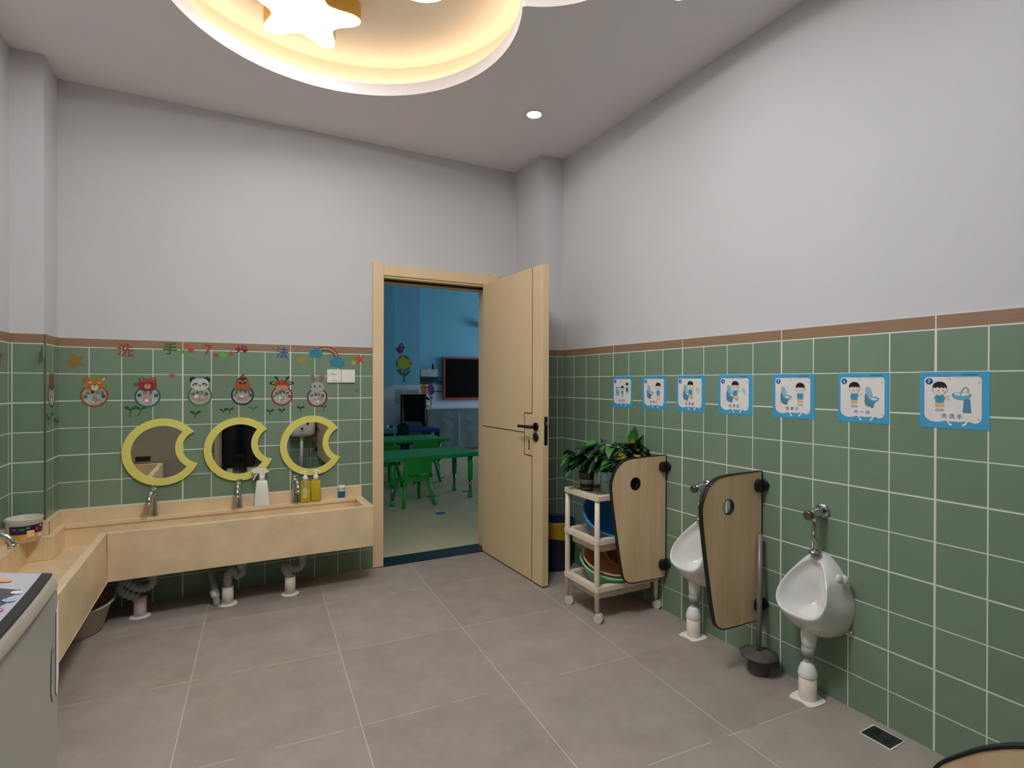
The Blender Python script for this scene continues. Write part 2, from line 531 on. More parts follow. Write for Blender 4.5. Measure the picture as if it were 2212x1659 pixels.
# ================================================================== the setting
# ---- walls of the washroom (tile below, brown border, recessed plaster above)
REC = 0.006
ends = {(-3.03, D): 1, (-0.19, D): 1, (0, 0): 1, (XL, 0.15): 1, (-0.19, 0): -1, (-3.03, 0.15): -1, (0, YR): 1, (XL, YR): 1}
def wall_mesh(segs, tm, bm_, z_top=H + 0.01, zmin=0.0):
    """segs: list of ((x0,y0),(x1,y1),(nx,ny)) faces, each tile + border + ledge + plaster; normal points into the room"""
    mb = MB()
    for (x0, y0), (x1, y1), (nx, ny), mt, mbd, zl in segs:
        ins = lambda x, y: (x - nx * REC, y - ny * REC)
        a, b = ins(x0, y0), ins(x1, y1)
        L_ = sqrt((x1 - x0) ** 2 + (y1 - y0) ** 2); ux, uy = (x1 - x0) / L_, (y1 - y0) / L_
        e0, e1 = ends.get((x0, y0), 0) * REC, ends.get((x1, y1), 0) * REC     # inner corners meet, outer corners step back
        a = (a[0] - ux * e0, a[1] - uy * e0); b = (b[0] + ux * e1, b[1] + uy * e1)
        if zl < ZT:
            mb.add([(x0, y0, zl), (x1, y1, zl), (x1, y1, ZT), (x0, y0, ZT)], [(0, 1, 2, 3)], mt)
            mb.add([(x0, y0, ZT), (x1, y1, ZT), (x1, y1, ZB), (x0, y0, ZB)], [(0, 1, 2, 3)], mbd)
            mb.add([(x0, y0, ZB), (x1, y1, ZB), (b[0], b[1], ZB), (a[0], a[1], ZB)], [(0, 1, 2, 3)], 0)
        z1 = max(ZB, zl)
        mb.add([(a[0], a[1], z1), (b[0], b[1], z1), (b[0], b[1], z_top), (a[0], a[1], z_top)], [(0, 1, 2, 3)], 0)
    return mb

T_BACK = tile_mat('green_tile_back', 0, -2.446); B_BACK = border_mat('border_back', 0, -2.446)
T_RIGHT = tile_mat('green_tile_right', 1, 0.0); B_RIGHT = border_mat('border_right', 1, 0.0)
T_LEFT = tile_mat('green_tile_left', 1, -0.03); B_LEFT = border_mat('border_left', 1, -0.03)
T_COLR = tile_mat('green_tile_column', 0, -0.046, 2); B_COLR = border_mat('border_column', 0, 0.05, 2)
T_COLL = tile_mat('green_tile_left_column', 0, -3.159, 2); T_COLS = tile_mat('green_tile_column_side', 1, 0.283, 2)
DX0, DX1, DZ = -1.255, -0.395, 2.06          # door hole
# back wall with the door hole; body 0.16 thick
mb = wall_mesh([((-3.03, D), (DX0, D), (0, -1), 1, 2, 0), ((DX1, D), (-0.19, D), (0, -1), 1, 2, 0)], 1, 2)
mb.add([(DX0, D + REC, DZ), (DX1, D + REC, DZ), (DX1, D + REC, H + .01), (DX0, D + REC, H + .01)], [(0, 1, 2, 3)], 0)
struct('wall_back', mb, [M_PLASTER, T_BACK, B_BACK], fixn=False)
mb = wall_mesh([((0, 0), (0, YR), (-1, 0), 1, 2, 0)], 1, 2)
struct('wall_right', mb, [M_PLASTER, T_RIGHT, B_RIGHT], fixn=False)
mb = wall_mesh([((XL, YR), (XL, 0.15), (1, 0), 1, 2, 0)], 1, 2)
struct('wall_left', mb, [M_PLASTER, T_LEFT, B_LEFT], fixn=False)
mb = wall_mesh([((-0.19, 0), (0, 0), (0, -1), 1, 2, 0), ((-0.19, D), (-0.19, 0), (-1, 0), 3, 4, 0)], 1, 2)
struct('wall_right_column', mb, [M_PLASTER, T_COLR, B_COLR, T_RIGHT, B_RIGHT], fixn=False)
mb = wall_mesh([((XL, 0.15), (-3.03, 0.15), (0, -1), 1, 2, 0), ((-3.03, 0.15), (-3.03, D), (1, 0), 3, 2, 0)], 1, 2)
struct('wall_left_column', mb, [M_PLASTER, T_COLL, B_COLR, T_COLS], fixn=False)
mb = MB(); mb.box(-3.033, -3.0275, 0.1465, 0.152, 0.59, ZB + 0.001)
struct('trim_1', mb, M_STEEL)
# rear wall behind the camera: tiled, with a dark doorway at the left
RX0, RX1 = -2.28, -1.52
T_REAR = tile_mat('green_tile_rear', 0, -1.40)
mb = wall_mesh([((RX1, YR), (0, YR), (0, 1), 1, 2, 0), ((XL, YR), (RX0, YR), (0, 1), 1, 2, 0)], 1, 2)
mb.add([(RX0, YR, 2.1), (RX1, YR, 2.1), (RX1, YR, H + .01), (RX0, YR, H + .01)], [(0, 1, 2, 3)], 0)
struct('wall_rear', mb, [M_PLASTER, T_REAR, B_BACK], fixn=False)
M_UNLITWALL = mat('unlit_corridor_dark', '#2A2A2C', 0.8, var=0.03)  # darkness of the unlit corridor put into the wall colour
for nm, bx in (('wall_corridor_end', (RX0 - .5, RX1 + .5, YR - 2.3, YR - 2.2, 0, 2.3)), ('wall_corridor_left', (RX0 - .5, RX0 - .4, YR - 2.2, YR - .1, 0, 2.3)), ('wall_corridor_right', (RX1 + .4, RX1 + .5, YR - 2.2, YR - .1, 0, 2.3)),
               ('ceiling_corridor', (RX0 - .5, RX1 + .5, YR - 2.3, YR - .1, 2.3, 2.35)), ('wall_corridor_front_left', (RX0 - .5, RX0, YR - .1, YR - .02, 0, 2.3)), ('wall_corridor_front_right', (RX1, RX1 + .5, YR - .1, YR - .02, 0, 2.3)), ('wall_corridor_over', (RX0, RX1, YR - .1, YR - .02, 2.1, 2.3))):
    mb = MB(); mb.box(*bx); struct(nm, mb, M_UNLITWALL)
mb = MB()
mb.box(RX0 - .09, RX0, YR - .1, YR + .015, 0, 2.15); mb.box(RX1, RX1 + .06, YR - .1, YR + .015, 0, 2.15); mb.box(RX0 - .09, RX1 + .06, YR - .1, YR + .015, 2.1, 2.17)
struct('trim_2', mb, M_DOOR)

# ---- floors
mb = MB(); mb.box(XL - .1, 0.1, YR - 2.4, D + 0.0, -0.06, 0.0)
struct('floor', mb, M_FLOOR)

# ---- ceiling with cloud shaped light recess
LOBES = [(-1.74, -0.95, 0.765), (-1.20, -1.75, 0.475), (-2.28, -1.80, 0.48), (-1.74, -2.12, 0.55)]
def cloud(grow_r, n=260):
    cx, cy = -1.74, -1.55
    out = []
    for k in range(n):
        a = 2 * pi * k / n; dx, dy = cos(a), sin(a); best = 0
        for (x, y, r) in LOBES:
            r += grow_r; ox, oy = cx - x, cy - y
            b = ox * dx + oy * dy; c = ox * ox + oy * oy - r * r; q = b * b - c
            if q > 0: best = max(best, -b + sqrt(q))
        out.append((cx + best * dx, cy + best * dy))
    return out
c0, c1 = cloud(0.0), cloud(0.085)
H1, H2 = 3.025, 3.165
mb = MB()
mb.prism([(XL - .05, YR - .05), (0.05, YR - .05), (0.05, D + .02), (XL - .05, D + .02)], FR_FLOOR, None, H, 0, holes=[c0])
n = len(c0)
mb.add([(x, y, H) for x, y in c0] + [(x, y, H1) for x, y in c0], [(i, (i + 1) % n, n + (i + 1) % n, n + i) for i in range(n)], 0, True)
mb.add([(x, y, H1) for x, y in c0] + [(x, y, H1) for x, y in c1], [(i, (i + 1) % n, n + (i + 1) % n, n + i) for i in range(n)], 0)
mb.add([(x, y, H1) for x, y in c1] + [(x, y, H2) for x, y in c1], [(i, (i + 1) % n, n + (i + 1) % n, n + i) for i in range(n)], 1, True)
mb.prism(c1, FR_FLOOR, None, H2, 1)
struct('ceiling', mb, [M_CEIL, M_COVE], fixn=False)

# LED strip lying in the recess
path = [(x, y, H1 + 0.012) for x, y in cloud(0.035, 180)]
mb = MB(); mb.tube(path + [path[0]], 0.006, 6, 0, caps=False)
tag(mb.build('led_strip', emis('led_glow', LED_C, LED_E)), 'warm white light strip hidden inside the cloud shaped ceiling recess', 'light strip')

# ---- lamps
def rounded_star(R, ri, rot):
    pts = []
    for k in range(10):
        a = rot + pi * k / 5
        if k % 2 == 0:
            for da, f in ((-0.17, 0.90), (0, 1.0), (0.17, 0.90)): pts.append((R * f * cos(a + da), R * f * sin(a + da)))
        else: pts.append((ri * cos(a), ri * sin(a)))
    return smooth(pts, 5)
M_LAMPY = mat('ochre_lamp_shell', '#C99A3A', 0.4, var=0.04)
M_STARG = emis('star_lamp_glow', STAR_C, STAR_E)
M_ADDEDG = emis('added_lamp_glow', STAR_C, ADDED_LAMP_E)
def lamp(name, label, c, pts):
    t = thing(name, label, 'ceiling lamp', (c[0], c[1], H2))
    fr = frame((c[0], c[1], 0), (1, 0, 0), (0, 1, 0), (0, 0, 1))
    mb = MB(); mb.prism(grow(pts, 0.004), fr, H2 - 0.082, H2 - 0.001, 0); mb.build('shell', M_LAMPY, t)
    mb = MB(); mb.prism(pts, fr, H2 - 0.088, H2 - 0.0825, 0); mb.build('diffuser', M_STARG if c[1] > -1.5 else M_ADDEDG, t)
lamp('star_lamp', 'glowing five-pointed star ceiling lamp with ochre sides', (-1.878, -0.585), rounded_star(0.262, 0.150, radians(54)))
lamp('round_lamp', 'glowing round ceiling lamp half cut by the photo top', (-1.446, -1.076), circ(0, 0, 0.14, 40))
lamp('round_lamp', 'round glowing ceiling lamp further back in the recess', (-1.76, -2.02), circ(0, 0, 0.26, 40))  # extra lamp out of view, added to light the room from the rear
M_DOWN = emis('downlight_glow', DOWN_C, DOWN_E)
for (x, y, lab) in ((-0.531, -0.487, 'round recessed downlight above the open door'), (-0.504, -1.69, 'recessed downlight above the urinals near the right wall'),
                    (-2.876, -0.44, 'recessed downlight above the sink corner at left'), (-2.86, -1.7, 'recessed downlight above the washing machine'),
                    (-0.50, -2.9, 'recessed downlight near the toilet partition behind the view'), (-2.86, -3.1, 'recessed downlight in the rear left ceiling')):
    t = thing('downlight', lab, 'downlight', (x, y, H), group='recessed downlights round the ceiling edge')
    mb = MB(); mb.lathe([(0.046, 0.0), (0.055, -0.001), (0.055, -0.006), (0.048, -0.009), (0.043, -0.006)], (x, y, H)); mb.build('bezel', M_WHITEP, t)
    mb = MB(); mb.prism(circ(x, y, 0.044), FR_FLOOR, H - 0.006, H - 0.003, 0); mb.build('lens', M_DOWN, t)

# ================================================================== door
dt = thing('door_1', None, None, (-0.83, D, 0)); dt['kind'] = 'structure'
mb = MB()
cy0, cy1 = D - 0.016, D + 0.165
# casings and head (room side), lining through the wall
for (a, b, top) in ((-1.316, -1.240, 2.135), (-0.420, -0.340, 2.135)):
    mb.box(a, b, cy0, D + 0.001, 0.004, top)
mb.box(-1.240, -0.420, cy0 + 0.004, D + 0.001, 2.046, 2.118)
mb.box(-1.262, -1.236, D, cy1, 0.002, 2.05); mb.box(-0.424, -0.395, D, cy1, 0.002, 2.05); mb.box(-1.262, -0.395, D, cy1, 2.03, 2.07)
# stop rebate
mb.box(-1.237, -1.226, D + 0.06, cy1, 0.002, 2.03); mb.box(-0.434, -0.423, D + 0.06, cy1, 0.002, 2.03); mb.box(-1.237, -0.423, D + 0.06, cy1, 2.012, 2.035)
mb.box(-1.316, -1.240, cy1, cy1 + .015, 0.002, 2.13); mb.box(-0.42, -0.34, cy1, cy1 + .015, 0.002, 2.13); mb.box(-1.24, -.42, cy1, cy1 + .015, 2.046, 2.12)
mb.build('door_frame', M_DOOR, dt, bevel=0.003)
mb = MB(); mb.box(-1.236, -0.424, D + 0.05, D + 0.06, 2.013, 2.032); mb.box(-1.236, -1.228, D + 0.05, D + 0.06, 0.003, 2.013); mb.build('seal', M_BLACK, dt)
# leaf : built along +u from the hinge, then turned open
HX, HY = -0.443, 0.378
LW, LT, LZ0, LZ1 = 0.850, 0.046, 0.010, 2.040
dirv = Vector((0.030, -1, 0)).normalized(); nrm = Vector((dirv.y, -dirv.x, 0))   # nrm points to -X (seen face)
HP = Vector((-0.482, 0.375, 0))
leaf = lambda u, z, nn: HP + dirv * u + nrm * nn + Vector((0, 0, z))
def leafbox(mb, u0, u1, z0, z1, n0, n1, m=0):
    mb.add([leaf(u, z, q) for q in (n0, n1) for z in (z0, z1) for u in (u0, u1)], [(0, 2, 3, 1), (4, 5, 7, 6), (0, 1, 5, 4), (2, 6, 7, 3), (0, 4, 6, 2), (1, 3, 7, 5)], m)
mb = MB(); leafbox(mb, 0.0, LW, LZ0, LZ1, -LT, 0.0)
lf = mb.build('door_leaf', M_DOOREDGE, dt, bevel=0.002)
mb = MB(); IN = 0.0008
iw = 0.0055
for (a, b, c, d) in ((0.722, 0.722 + iw, LZ0 + .002, 0.822), (0.722, 0.722 + iw, 1.092, LZ1 - .002), (0.625, 0.722 + iw, 0.822 - iw, 0.822), (0.625, 0.722 + iw, 1.092, 1.092 + iw), (0.625, 0.625 + iw, 0.822 - iw, 1.092 + iw), (0.0, 0.625, 0.962, 0.962 + iw)):
    leafbox(mb, a, b, c, d, -0.002, IN)
mb.build('black_inlay', M_BLACK, lf)
# lever handles (both sides), lock rose, faceplate
def disc_on_leaf(mb, u, z, r, n0, n1, m=0):
    mb.prism(circ(u, z, r, 32), leaf, n0, n1, m, smooth_side=True)
mb = MB(); disc_on_leaf(mb, 0.776, 1.012, 0.027, 0, 0.010)
mb.tube([leaf(0.776, 1.012, 0.008), leaf(0.776, 1.012, 0.045), leaf(0.766, 1.012, 0.054), leaf(0.735, 1.012, 0.056), leaf(0.640, 1.011, 0.056)], [0.012, 0.011, 0.0105, 0.010, 0.009], 12)
mb.build('lever_handle', M_BLACKM, lf)
mb = MB(); disc_on_leaf(mb, 0.776, 1.012, 0.027, -LT - 0.010, -LT)
mb.tube([leaf(0.776, 1.012, -LT - 0.008), leaf(0.776, 1.012, -LT - 0.045), leaf(0.766, 1.012, -LT - 0.054), leaf(0.735, 1.012, -LT - 0.056), leaf(0.640, 1.011, -LT - 0.056)], [0.012, 0.011, 0.0105, 0.010, 0.009], 12)
mb.build('lever_handle', M_BLACKM, lf)
mb = MB(); disc_on_leaf(mb, 0.776, 0.946, 0.027, 0, 0.010); disc_on_leaf(mb, 0.776, 0.946, 0.009, 0.010, 0.013); mb.build('lock_rose', M_BLACKM, lf)
mb = MB(); disc_on_leaf(mb, 0.776, 0.946, 0.027, -LT - 0.012, -LT); mb.build('thumb_turn', M_BLACKM, lf)
mb = MB(); leafbox(mb, LW - 0.001, LW + 0.0012, 0.90, 1.08, -0.037, -0.012); mb.build('lock_faceplate', M_STEEL if 0 else mat('dark_steel', '#3A3A38', 0.35, 0.9), lf)
mb = MB(); leafbox(mb, LW + 0.001, LW + 0.011, 1.028, 1.047, -0.032, -0.018); leafbox(mb, LW + 0.001, LW + 0.002, 1.068, 1.073, -0.027, -0.022); leafbox(mb, LW + 0.001, LW + 0.002, 0.906, 0.911, -0.027, -0.022); leafbox(mb, LW + 0.001, LW + 0.002, 0.930, 0.935, -0.027, -0.022); mb.build('latch', M_CHROME, lf)
# keys hanging in the lock
kt = thing('key_bunch', 'small bunch of keys hanging in the door lock', 'keys', leaf(0.776, 0.946, 0.012))
mb = MB(); mb.tube([leaf(0.776, 0.947, 0.012), leaf(0.770, 0.947, 0.034), leaf(0.757, 0.945, 0.040)], 0.0032, 8)
mb.tube([leaf(0.757 + 0.011 * cos(a), 0.935 + 0.011 * sin(a), 0.041) for a in [2 * pi * k / 14 for k in range(15)]], 0.0012, 6, caps=False); mb.build('key_ring', M_CHROME, kt)
for q, (du, a) in enumerate(((-0.004, -.1), (0.003, .12))):
    mb = MB(); mb.prism(circ(0.757 + du, 0.914, 0.010, 18) , leaf, 0.040 + q * .003, 0.042 + q * .003)
    mb.prism([(0.754 + du, 0.906), (0.760 + du, 0.906), (0.760 + du + a * .03, 0.868), (0.757 + du + a * .03, 0.865), (0.754 + du + a * .03, 0.868)], leaf, 0.040 + q * .003, 0.042 + q * .003)
    mb.build('key', M_STEEL if q else mat('brass_key', '#A8884A', 0.35, 1.0), kt)
# threshold
mb = MB(); mb.box(-1.240, -0.42, D - 0.02, D + 0.165, -0.005, 0.006)
struct('trim_3', mb, mat('black_stone_threshold', '#191919', 0.25, var=0.3, scale=25))

# ================================================================== trough sink
ZS, ZLO = 0.515, 0.262
XE = -1.392; FY = 0.030; LX = -2.756; LEND = -1.995; RIM = 0.036; ZF = 0.395
s = thing('trough_sink', 'long L-shaped beige stone trough sink along back and left walls', 'sink', (-2.3, 0.2, 0.262))
mb = MB()
# fascia: back run, left run, ends
mb.box(LX, XE, FY, FY + RIM, ZLO, ZS)
mb.box(LX - RIM, LX, LEND, FY + RIM, ZLO, ZS)
mb.box(XE - 0.055, XE, FY + RIM, D - 0.002, ZLO, ZS)
mb.box(XL + 0.002, LX - RIM, LEND, LEND + RIM, ZLO, ZS)
# floor of the trough
mb.box(-3.02, XE - 0.055, FY + RIM, D - 0.002, ZF - 0.03, ZF); mb.box(XL + 0.002, LX - RIM, LEND + RIM, 0.14, ZF - 0.03, ZF - 0.0005)
mb.build('trough', M_STONE, s, bevel=0.003)
mb = MB()
mb.box(-3.028, XE - 0.055, 0.318, D - 0.002, ZF, ZS); mb.box(-3.028, -2.985, 0.10, 0.318, ZF, ZS - .0004)
mb.box(XL + 0.002, -3.0275, 0.1008, 0.148, ZF, ZS - .0008); mb.box(XL + 0.002, -3.09, LEND + RIM, 0.1003, ZF, ZS + .0004)
mb.box(-2.9845, XE - 0.0555, 0.311, 0.3175, ZS - 0.018, ZS + .0003)
mb.build('faucet_ledge', M_STONE, s, bevel=0.002)
mb = MB(); BS = 0.585
mb.box(-3.028, XE, D - 0.017, D - 0.001, ZS, BS); mb.box(-3.029, -3.013, 0.137, D - 0.017, ZS, BS); mb.box(XL + 0.001, -3.013, 0.134, 0.149, ZS, BS - .0003); mb.box(XL + 0.001, XL + 0.017, LEND, 0.134, ZS, BS)
mb.build('backsplash', M_STONE, s, bevel=0.0015)
for x in (-2.40, -1.98, -1.55):
    mb = MB(); mb.box(x - .012, x + .012, D - 0.3, D - .002, ZLO + .03, ZF - 0.0305); mb.build('bracket', M_STEEL, s)

# drain pipes under the trough
def bend(pts, n=8):
    """catmull-rom open path in 3-D"""
    P = [Vector(p) for p in pts]; P = [2 * P[0] - P[1]] + P + [2 * P[-1] - P[-2]]
    out = []
    for i in range(1, len(P) - 2):
        for j in range(n):
            t = j / n
            out.append(0.5 * (2 * P[i] + (P[i + 1] - P[i - 1]) * t + (2 * P[i - 1] - 5 * P[i] + 4 * P[i + 1] - P[i + 2]) * t * t + (3 * P[i] - P[i - 1] - 3 * P[i + 1] + P[i + 2]) * t ** 3))
    out.append(P[-2]); return out
def drain(label, x, y, route, stub, stub_h, name='drain_pipe'):
    t = thing(name, label, 'drain pipe', (stub[0], stub[1], 0), group='drain pipes under the trough sink')
    mb = MB(); mb.tube([(x, y, ZF - 0.03), (x, y, route[0][2] + .03)], 0.022, 16); mb.tube([(x, y, route[0][2] + .035), (x, y, route[0][2] - .005)], 0.028, 16); mb.build('tail_pipe', M_GREYP, t)
    pts = bend(route, 14)
    mb = MB(); mb.tube(pts, [0.023 + 0.0025 * (1 if (i // 2) % 2 else -1) for i in range(len(pts))], 14); mb.build('corrugated_hose', M_GREYP, t)
    mb = MB(); mb.tube([(stub[0], stub[1], 0), (stub[0], stub[1], stub_h)], 0.031, 18); mb.build('floor_stub', M_PVC, t)
    mb = MB(); mb.lathe([(0.052, 0.0), (0.047, 0.004), (0.031, 0.007)], (stub[0], stub[1], 0), 14); mb.build('sealant', M_PUTTY, t)
    return t
drain('corrugated grey drain pipe under left end of the sink, beside the basin', -2.575, 0.20, [(-2.575, 0.20, 0.21), (-2.585, 0.20, 0.165), (-2.64, 0.20, 0.155), (-2.70, 0.21, 0.195), (-2.725, 0.22, 0.19), (-2.72, 0.21, 0.15), (-2.645, 0.205, 0.10)], (-2.635, 0.205), 0.105)
drain('corrugated grey drain pipe under the middle mirror, rising from a cracked white stub', -2.135, 0.20, [(-2.135, 0.20, 0.20), (-2.13, 0.20, 0.165), (-2.16, 0.20, 0.150), (-2.185, 0.19, 0.19), (-2.205, 0.18, 0.17), (-2.206, 0.175, 0.10)], (-2.206, 0.172), 0.10)
drain('corrugated grey drain pipe under right end of the sink nearest the door', -1.795, 0.20, [(-1.795, 0.20, 0.20), (-1.80, 0.20, 0.155), (-1.845, 0.20, 0.135), (-1.89, 0.19, 0.165), (-1.895, 0.18, 0.15), (-1.868, 0.17, 0.10)], (-1.868, 0.168), 0.105)
t = thing('hose_stub', 'short dark hose with white wrap ending in the floor beside the middle drain', 'pipe', (-2.268, 0.172, 0))
pts = bend([(-2.30, 0.30, 0.18), (-2.285, 0.26, 0.13), (-2.275, 0.20, 0.10), (-2.268, 0.18, 0.06), (-2.262, 0.175, 0.002)])
mb = MB(); mb.tube(pts, 0.018, 12); mb.build('hose', M_GREYP, t)
mb = MB(); mb.tube([(-2.277, 0.195, 0.085), (-2.268, 0.180, 0.048)], [0.026, 0.023], 10); mb.build('white_wrap', M_PUTTY, t)
mb = MB(); mb.tube([(-2.232, 0.165, 0.004), (-2.225, 0.160, 0.032), (-2.245, 0.165, 0.025)], [0.016, 0.011, 0.007], 10); mb.build('metal_cap', M_CHROME, t)
mb = MB(); mb.tube(bend([(-2.225, .25, .37), (-2.215, .22, .30), (-2.20, .20, .285), (-2.185, .21, .30), (-2.19, .25, .37)]), 0.004, 8)
tag(mb.build('cable_loop', M_WHITEP), 'thin white cable loop hanging under the sink middle', 'cable')

# faucets
def faucet(label, x, y, rotz, z=ZS):
    t = thing('faucet', label, 'faucet', (x, y, z), rotz, group='chrome taps on the trough sink')
    mb = MB(); mb.lathe([(0.0001, 0), (0.0265, 0), (0.0265, 0.004), (0.0225, 0.02), (0.0195, 0.06), (0.018, 0.10), (0.0185, 0.135), (0.0195, 0.150), (0.019, 0.158), (0.012, 0.163), (0.0001, 0.164)], (0, 0, 0), 22)
    mb.build('body', M_CHROME, t, world=False)
    mb = MB(); mb.tube(bend([(0, -0.006, 0.132), (0, -0.035, 0.142), (0, -0.075, 0.138), (0, -0.105, 0.118), (0, -0.112, 0.094)]), [0.0135] * 20 + [0.0125] * 13, 14)
    mb.tube([(0, -0.112, 0.099), (0, -0.1125, 0.083)], 0.0155, 14)
    mb.build('spout', M_CHROME, t, world=False)
    mb = MB(); mb.tube([(0, -0.1125, 0.0835), (0, -0.1127, 0.0815)], 0.0135, 14); mb.build('aerator', M_BLACK, t, world=False)
    mb = MB(); mb.tube([(0, 0, 0.160), (0, 0, 0.175)], 0.011, 14); mb.tube(bend([(0, 0, 0.172), (0.01, -0.02, 0.178), (0.02, -0.045, 0.18)]), [0.0065] * 8 + [0.0055] * 9, 10); mb.build('lever', M_CHROME, t, world=False)
    return t
faucet('chrome tap under the left moon mirror', -2.588, 0.352, radians(-6))
faucet('chrome tap under the middle moon mirror beside the white spray bottle', -2.148, 0.352, radians(-4))
faucet('chrome tap beside the two yellow soap bottles', -1.823, 0.354, radians(4))
faucet('chrome tap on the left wall ledge beside the washing machine', -3.118, -0.39, radians(78))

# moon mirrors
R0 = 0.1965
def moon_outline(R, dcut, rcut, tilt, n=90):
    # circle of radius R minus circle (dcut, rcut) placed at angle tilt
    # intersection half angle
    ca = (R * R + dcut * dcut - rcut * rcut) / (2 * R * dcut); A = math.acos(max(-1, min(1, ca)))
    out = arc(0, 0, R, math.degrees(tilt + A), math.degrees(tilt + 2 * pi - A), n)
    px, pz = R * cos(tilt - A), R * sin(tilt - A)
    cx, cz = dcut * cos(tilt), dcut * sin(tilt)
    b = atan2(pz - cz, px - cx); e = atan2(R * sin(tilt + A) - cz, R * cos(tilt + A) - cx)
    b %= 2 * pi; e %= 2 * pi
    if e > b: b += 2 * pi
    k = 40
    out += [(cx + rcut * cos(b + (e - b) * i / k), cz + rcut * sin(b + (e - b) * i / k)) for i in range(1, k)]
    return out
for (x, z, tilt, lab) in ((-2.548, 0.8805, 6, 'yellow crescent moon mirror at left, nearest the washing machine'), (-2.140, 0.876, 8, 'yellow crescent moon mirror in the middle behind the spray bottle'), (-1.713, 0.8765, 4, 'yellow crescent moon mirror at right, above the yellow soap bottles')):
    t = thing('moon_mirror', lab, 'mirror', (x, D, z), group='three moon mirrors above the sink')
    fr = FR_BACK(x, z); ti = radians(tilt)
    outer = moon_outline(R0, 1.034 * R0, 0.514 * R0, ti); inner = moon_outline(0.785 * R0, 1.034 * R0, 0.70 * R0, ti)
    mb = MB(); mb.prism(outer, fr, 0.001, 0.016, holes=[inner]); mb.build('frame', M_YFRAME, t, fixn=True)
    mb = MB(); mb.prism(grow(inner, 0.003), fr, 0.002, 0.010); mb.build('mirror_glass', M_MIRROR, t)

# ================================================================== switch
t = thing('light_switch', 'white double light switch plate on the green tiles', 'switch', (-1.527, D, 1.336))
fr = FR_BACK(-1.527, 1.336)
mb = MB(); mb.prism(rrect(-0.092, -0.002, -0.044, 0.044, 0.003), fr, 0.0005, 0.010); mb.build('switch_plate', M_WHITEP, t)
for z in (0.020, -0.022):
    mb = MB(); mb.prism(rrect(-0.063, -0.030, z - .006, z + .006, 0.004), fr, 0.010, 0.015); mb.build('rocker', M_WHITEP, t, bevel=0.001)
mb = MB(); mb.prism(rrect(0.0005, 0.090, -0.044, 0.044, 0.003), fr, 0.0005, 0.010); mb.build('blank_plate', M_WHITEP, t)

# ================================================================== things on the sink ledge
t = thing('spray_bottle', 'tall white plastic spray bottle with trigger head on the sink ledge', 'spray bottle', (-2.017, 0.352, ZS)); t.scale = (1.0, 1.0, 1.2)
def sqring(hx, hy, z, r=0.012, c=(0, 0)):
    return [(c[0] + x, c[1] + y, z) for x, y in rrect(-hx, hx, -hy, hy, min(r, hx * .95, hy * .95), 4)]
mb = MB(); mb.loft([sqring(0.045, 0.030, 0.000), sqring(0.046, 0.031, 0.006), sqring(0.040, 0.028, 0.065), sqring(0.031, 0.024, 0.128), sqring(0.026, 0.021, 0.134)], cap0=True, cap1=True); mb.build('bottle', M_WHITEP, t, world=False)
mb = MB(); mb.lathe([(0.0001, 0.134), (0.016, 0.134), (0.016, 0.160), (0.0001, 0.161)], (0, 0, 0), 18); mb.build('collar', M_WHITEP, t, world=False)
mb = MB()
mb.prism(smooth([(-0.050, 0.176), (-0.050, 0.193), (-0.020, 0.196), (0.018, 0.196), (0.036, 0.186), (0.040, 0.176), (0.02, 0.172), (0.012, 0.158), (-0.012, 0.158), (-0.016, 0.172)], 4), lambda u, v, n: Vector((u, n, v)), -0.012, 0.012)
mb.tube([(-0.048, 0, 0.185), (-0.058, 0, 0.185)], 0.008, 12); mb.build('spray_head', M_WHITEP, t, world=False, bevel=0.002)
mb = MB(); mb.tube(bend([(-0.022, 0, 0.176), (-0.034, 0, 0.162), (-0.048, 0, 0.138)]), [0.006] * 10 + [0.004] * 7, 8); mb.build('trigger', M_WHITEP, t, world=False)

M_SOAP = mat('yellow_soap', '#EBCB0C', 0.15, var=0.04, trans=0.35, ior=1.36)
M_CLEARB = clear_mat('clear_bottle_plastic', '#D9C93C', 0.42, 0.08)
M_LABEL = mat('white_green_label', '#C9C98A', 0.5, var=0.15, scale=60)
def soap(label, x, y, lvl, rz):
    t = thing('soap_bottle', label, 'soap bottle', (x, y, ZS), rz, group='yellow liquid soap bottles on the ledge'); t.scale = (1.14, 1.1, 1.22)
    mb = MB(); mb.loft([sqring(0.0255, 0.017, 0.0015, .008), sqring(0.027, 0.0185, 0.006, .009), sqring(0.027, 0.0185, 0.095, .009), sqring(0.024, 0.017, 0.110, .009), sqring(0.013, 0.012, 0.120, .008)], cap0=True, cap1=True); mb.build('bottle', M_CLEARB, t, world=False)
    mb = MB(); mb.loft([sqring(0.0245, 0.0165, 0.003, .008), sqring(0.0255, 0.0172, 0.008, .009), sqring(0.0255, 0.0172, lvl, .009)], cap0=True, cap1=True); mb.build('liquid_soap', M_SOAP, t, world=False)
    mb = MB(); mb.prism(rrect(-0.018, 0.006, 0.025, 0.080, 0.004), lambda u, v, n: Vector((u, n, v)), -0.0192, -0.0188); mb.build('label', M_LABEL, t, world=False)
    mb = MB(); mb.lathe([(0.0001, 0.118), (0.0145, 0.118), (0.0145, 0.136), (0.009, 0.139), (0.005, 0.142), (0.004, 0.158), (0.0001, 0.158)], (0, 0, 0), 18)
    mb.tube(bend([(0.014, 0, 0.160), (0, 0, 0.162), (-0.018, 0, 0.160), (-0.028, 0, 0.155)]), 0.0045, 10); mb.build('pump', M_WHITEP, t, world=False)
    mb = MB(); mb.tube([(0, 0, 0.118), (0, 0, 0.02)], 0.0025, 8); mb.build('dip_tube', M_WHITEP, t, world=False)
soap('yellow soap bottle with white pump, two-thirds full, next to the tap', -1.762, 0.334, 0.068, radians(6))
soap('yellow soap bottle with white pump, full, right one of the pair', -1.696, 0.338, 0.112, radians(160))
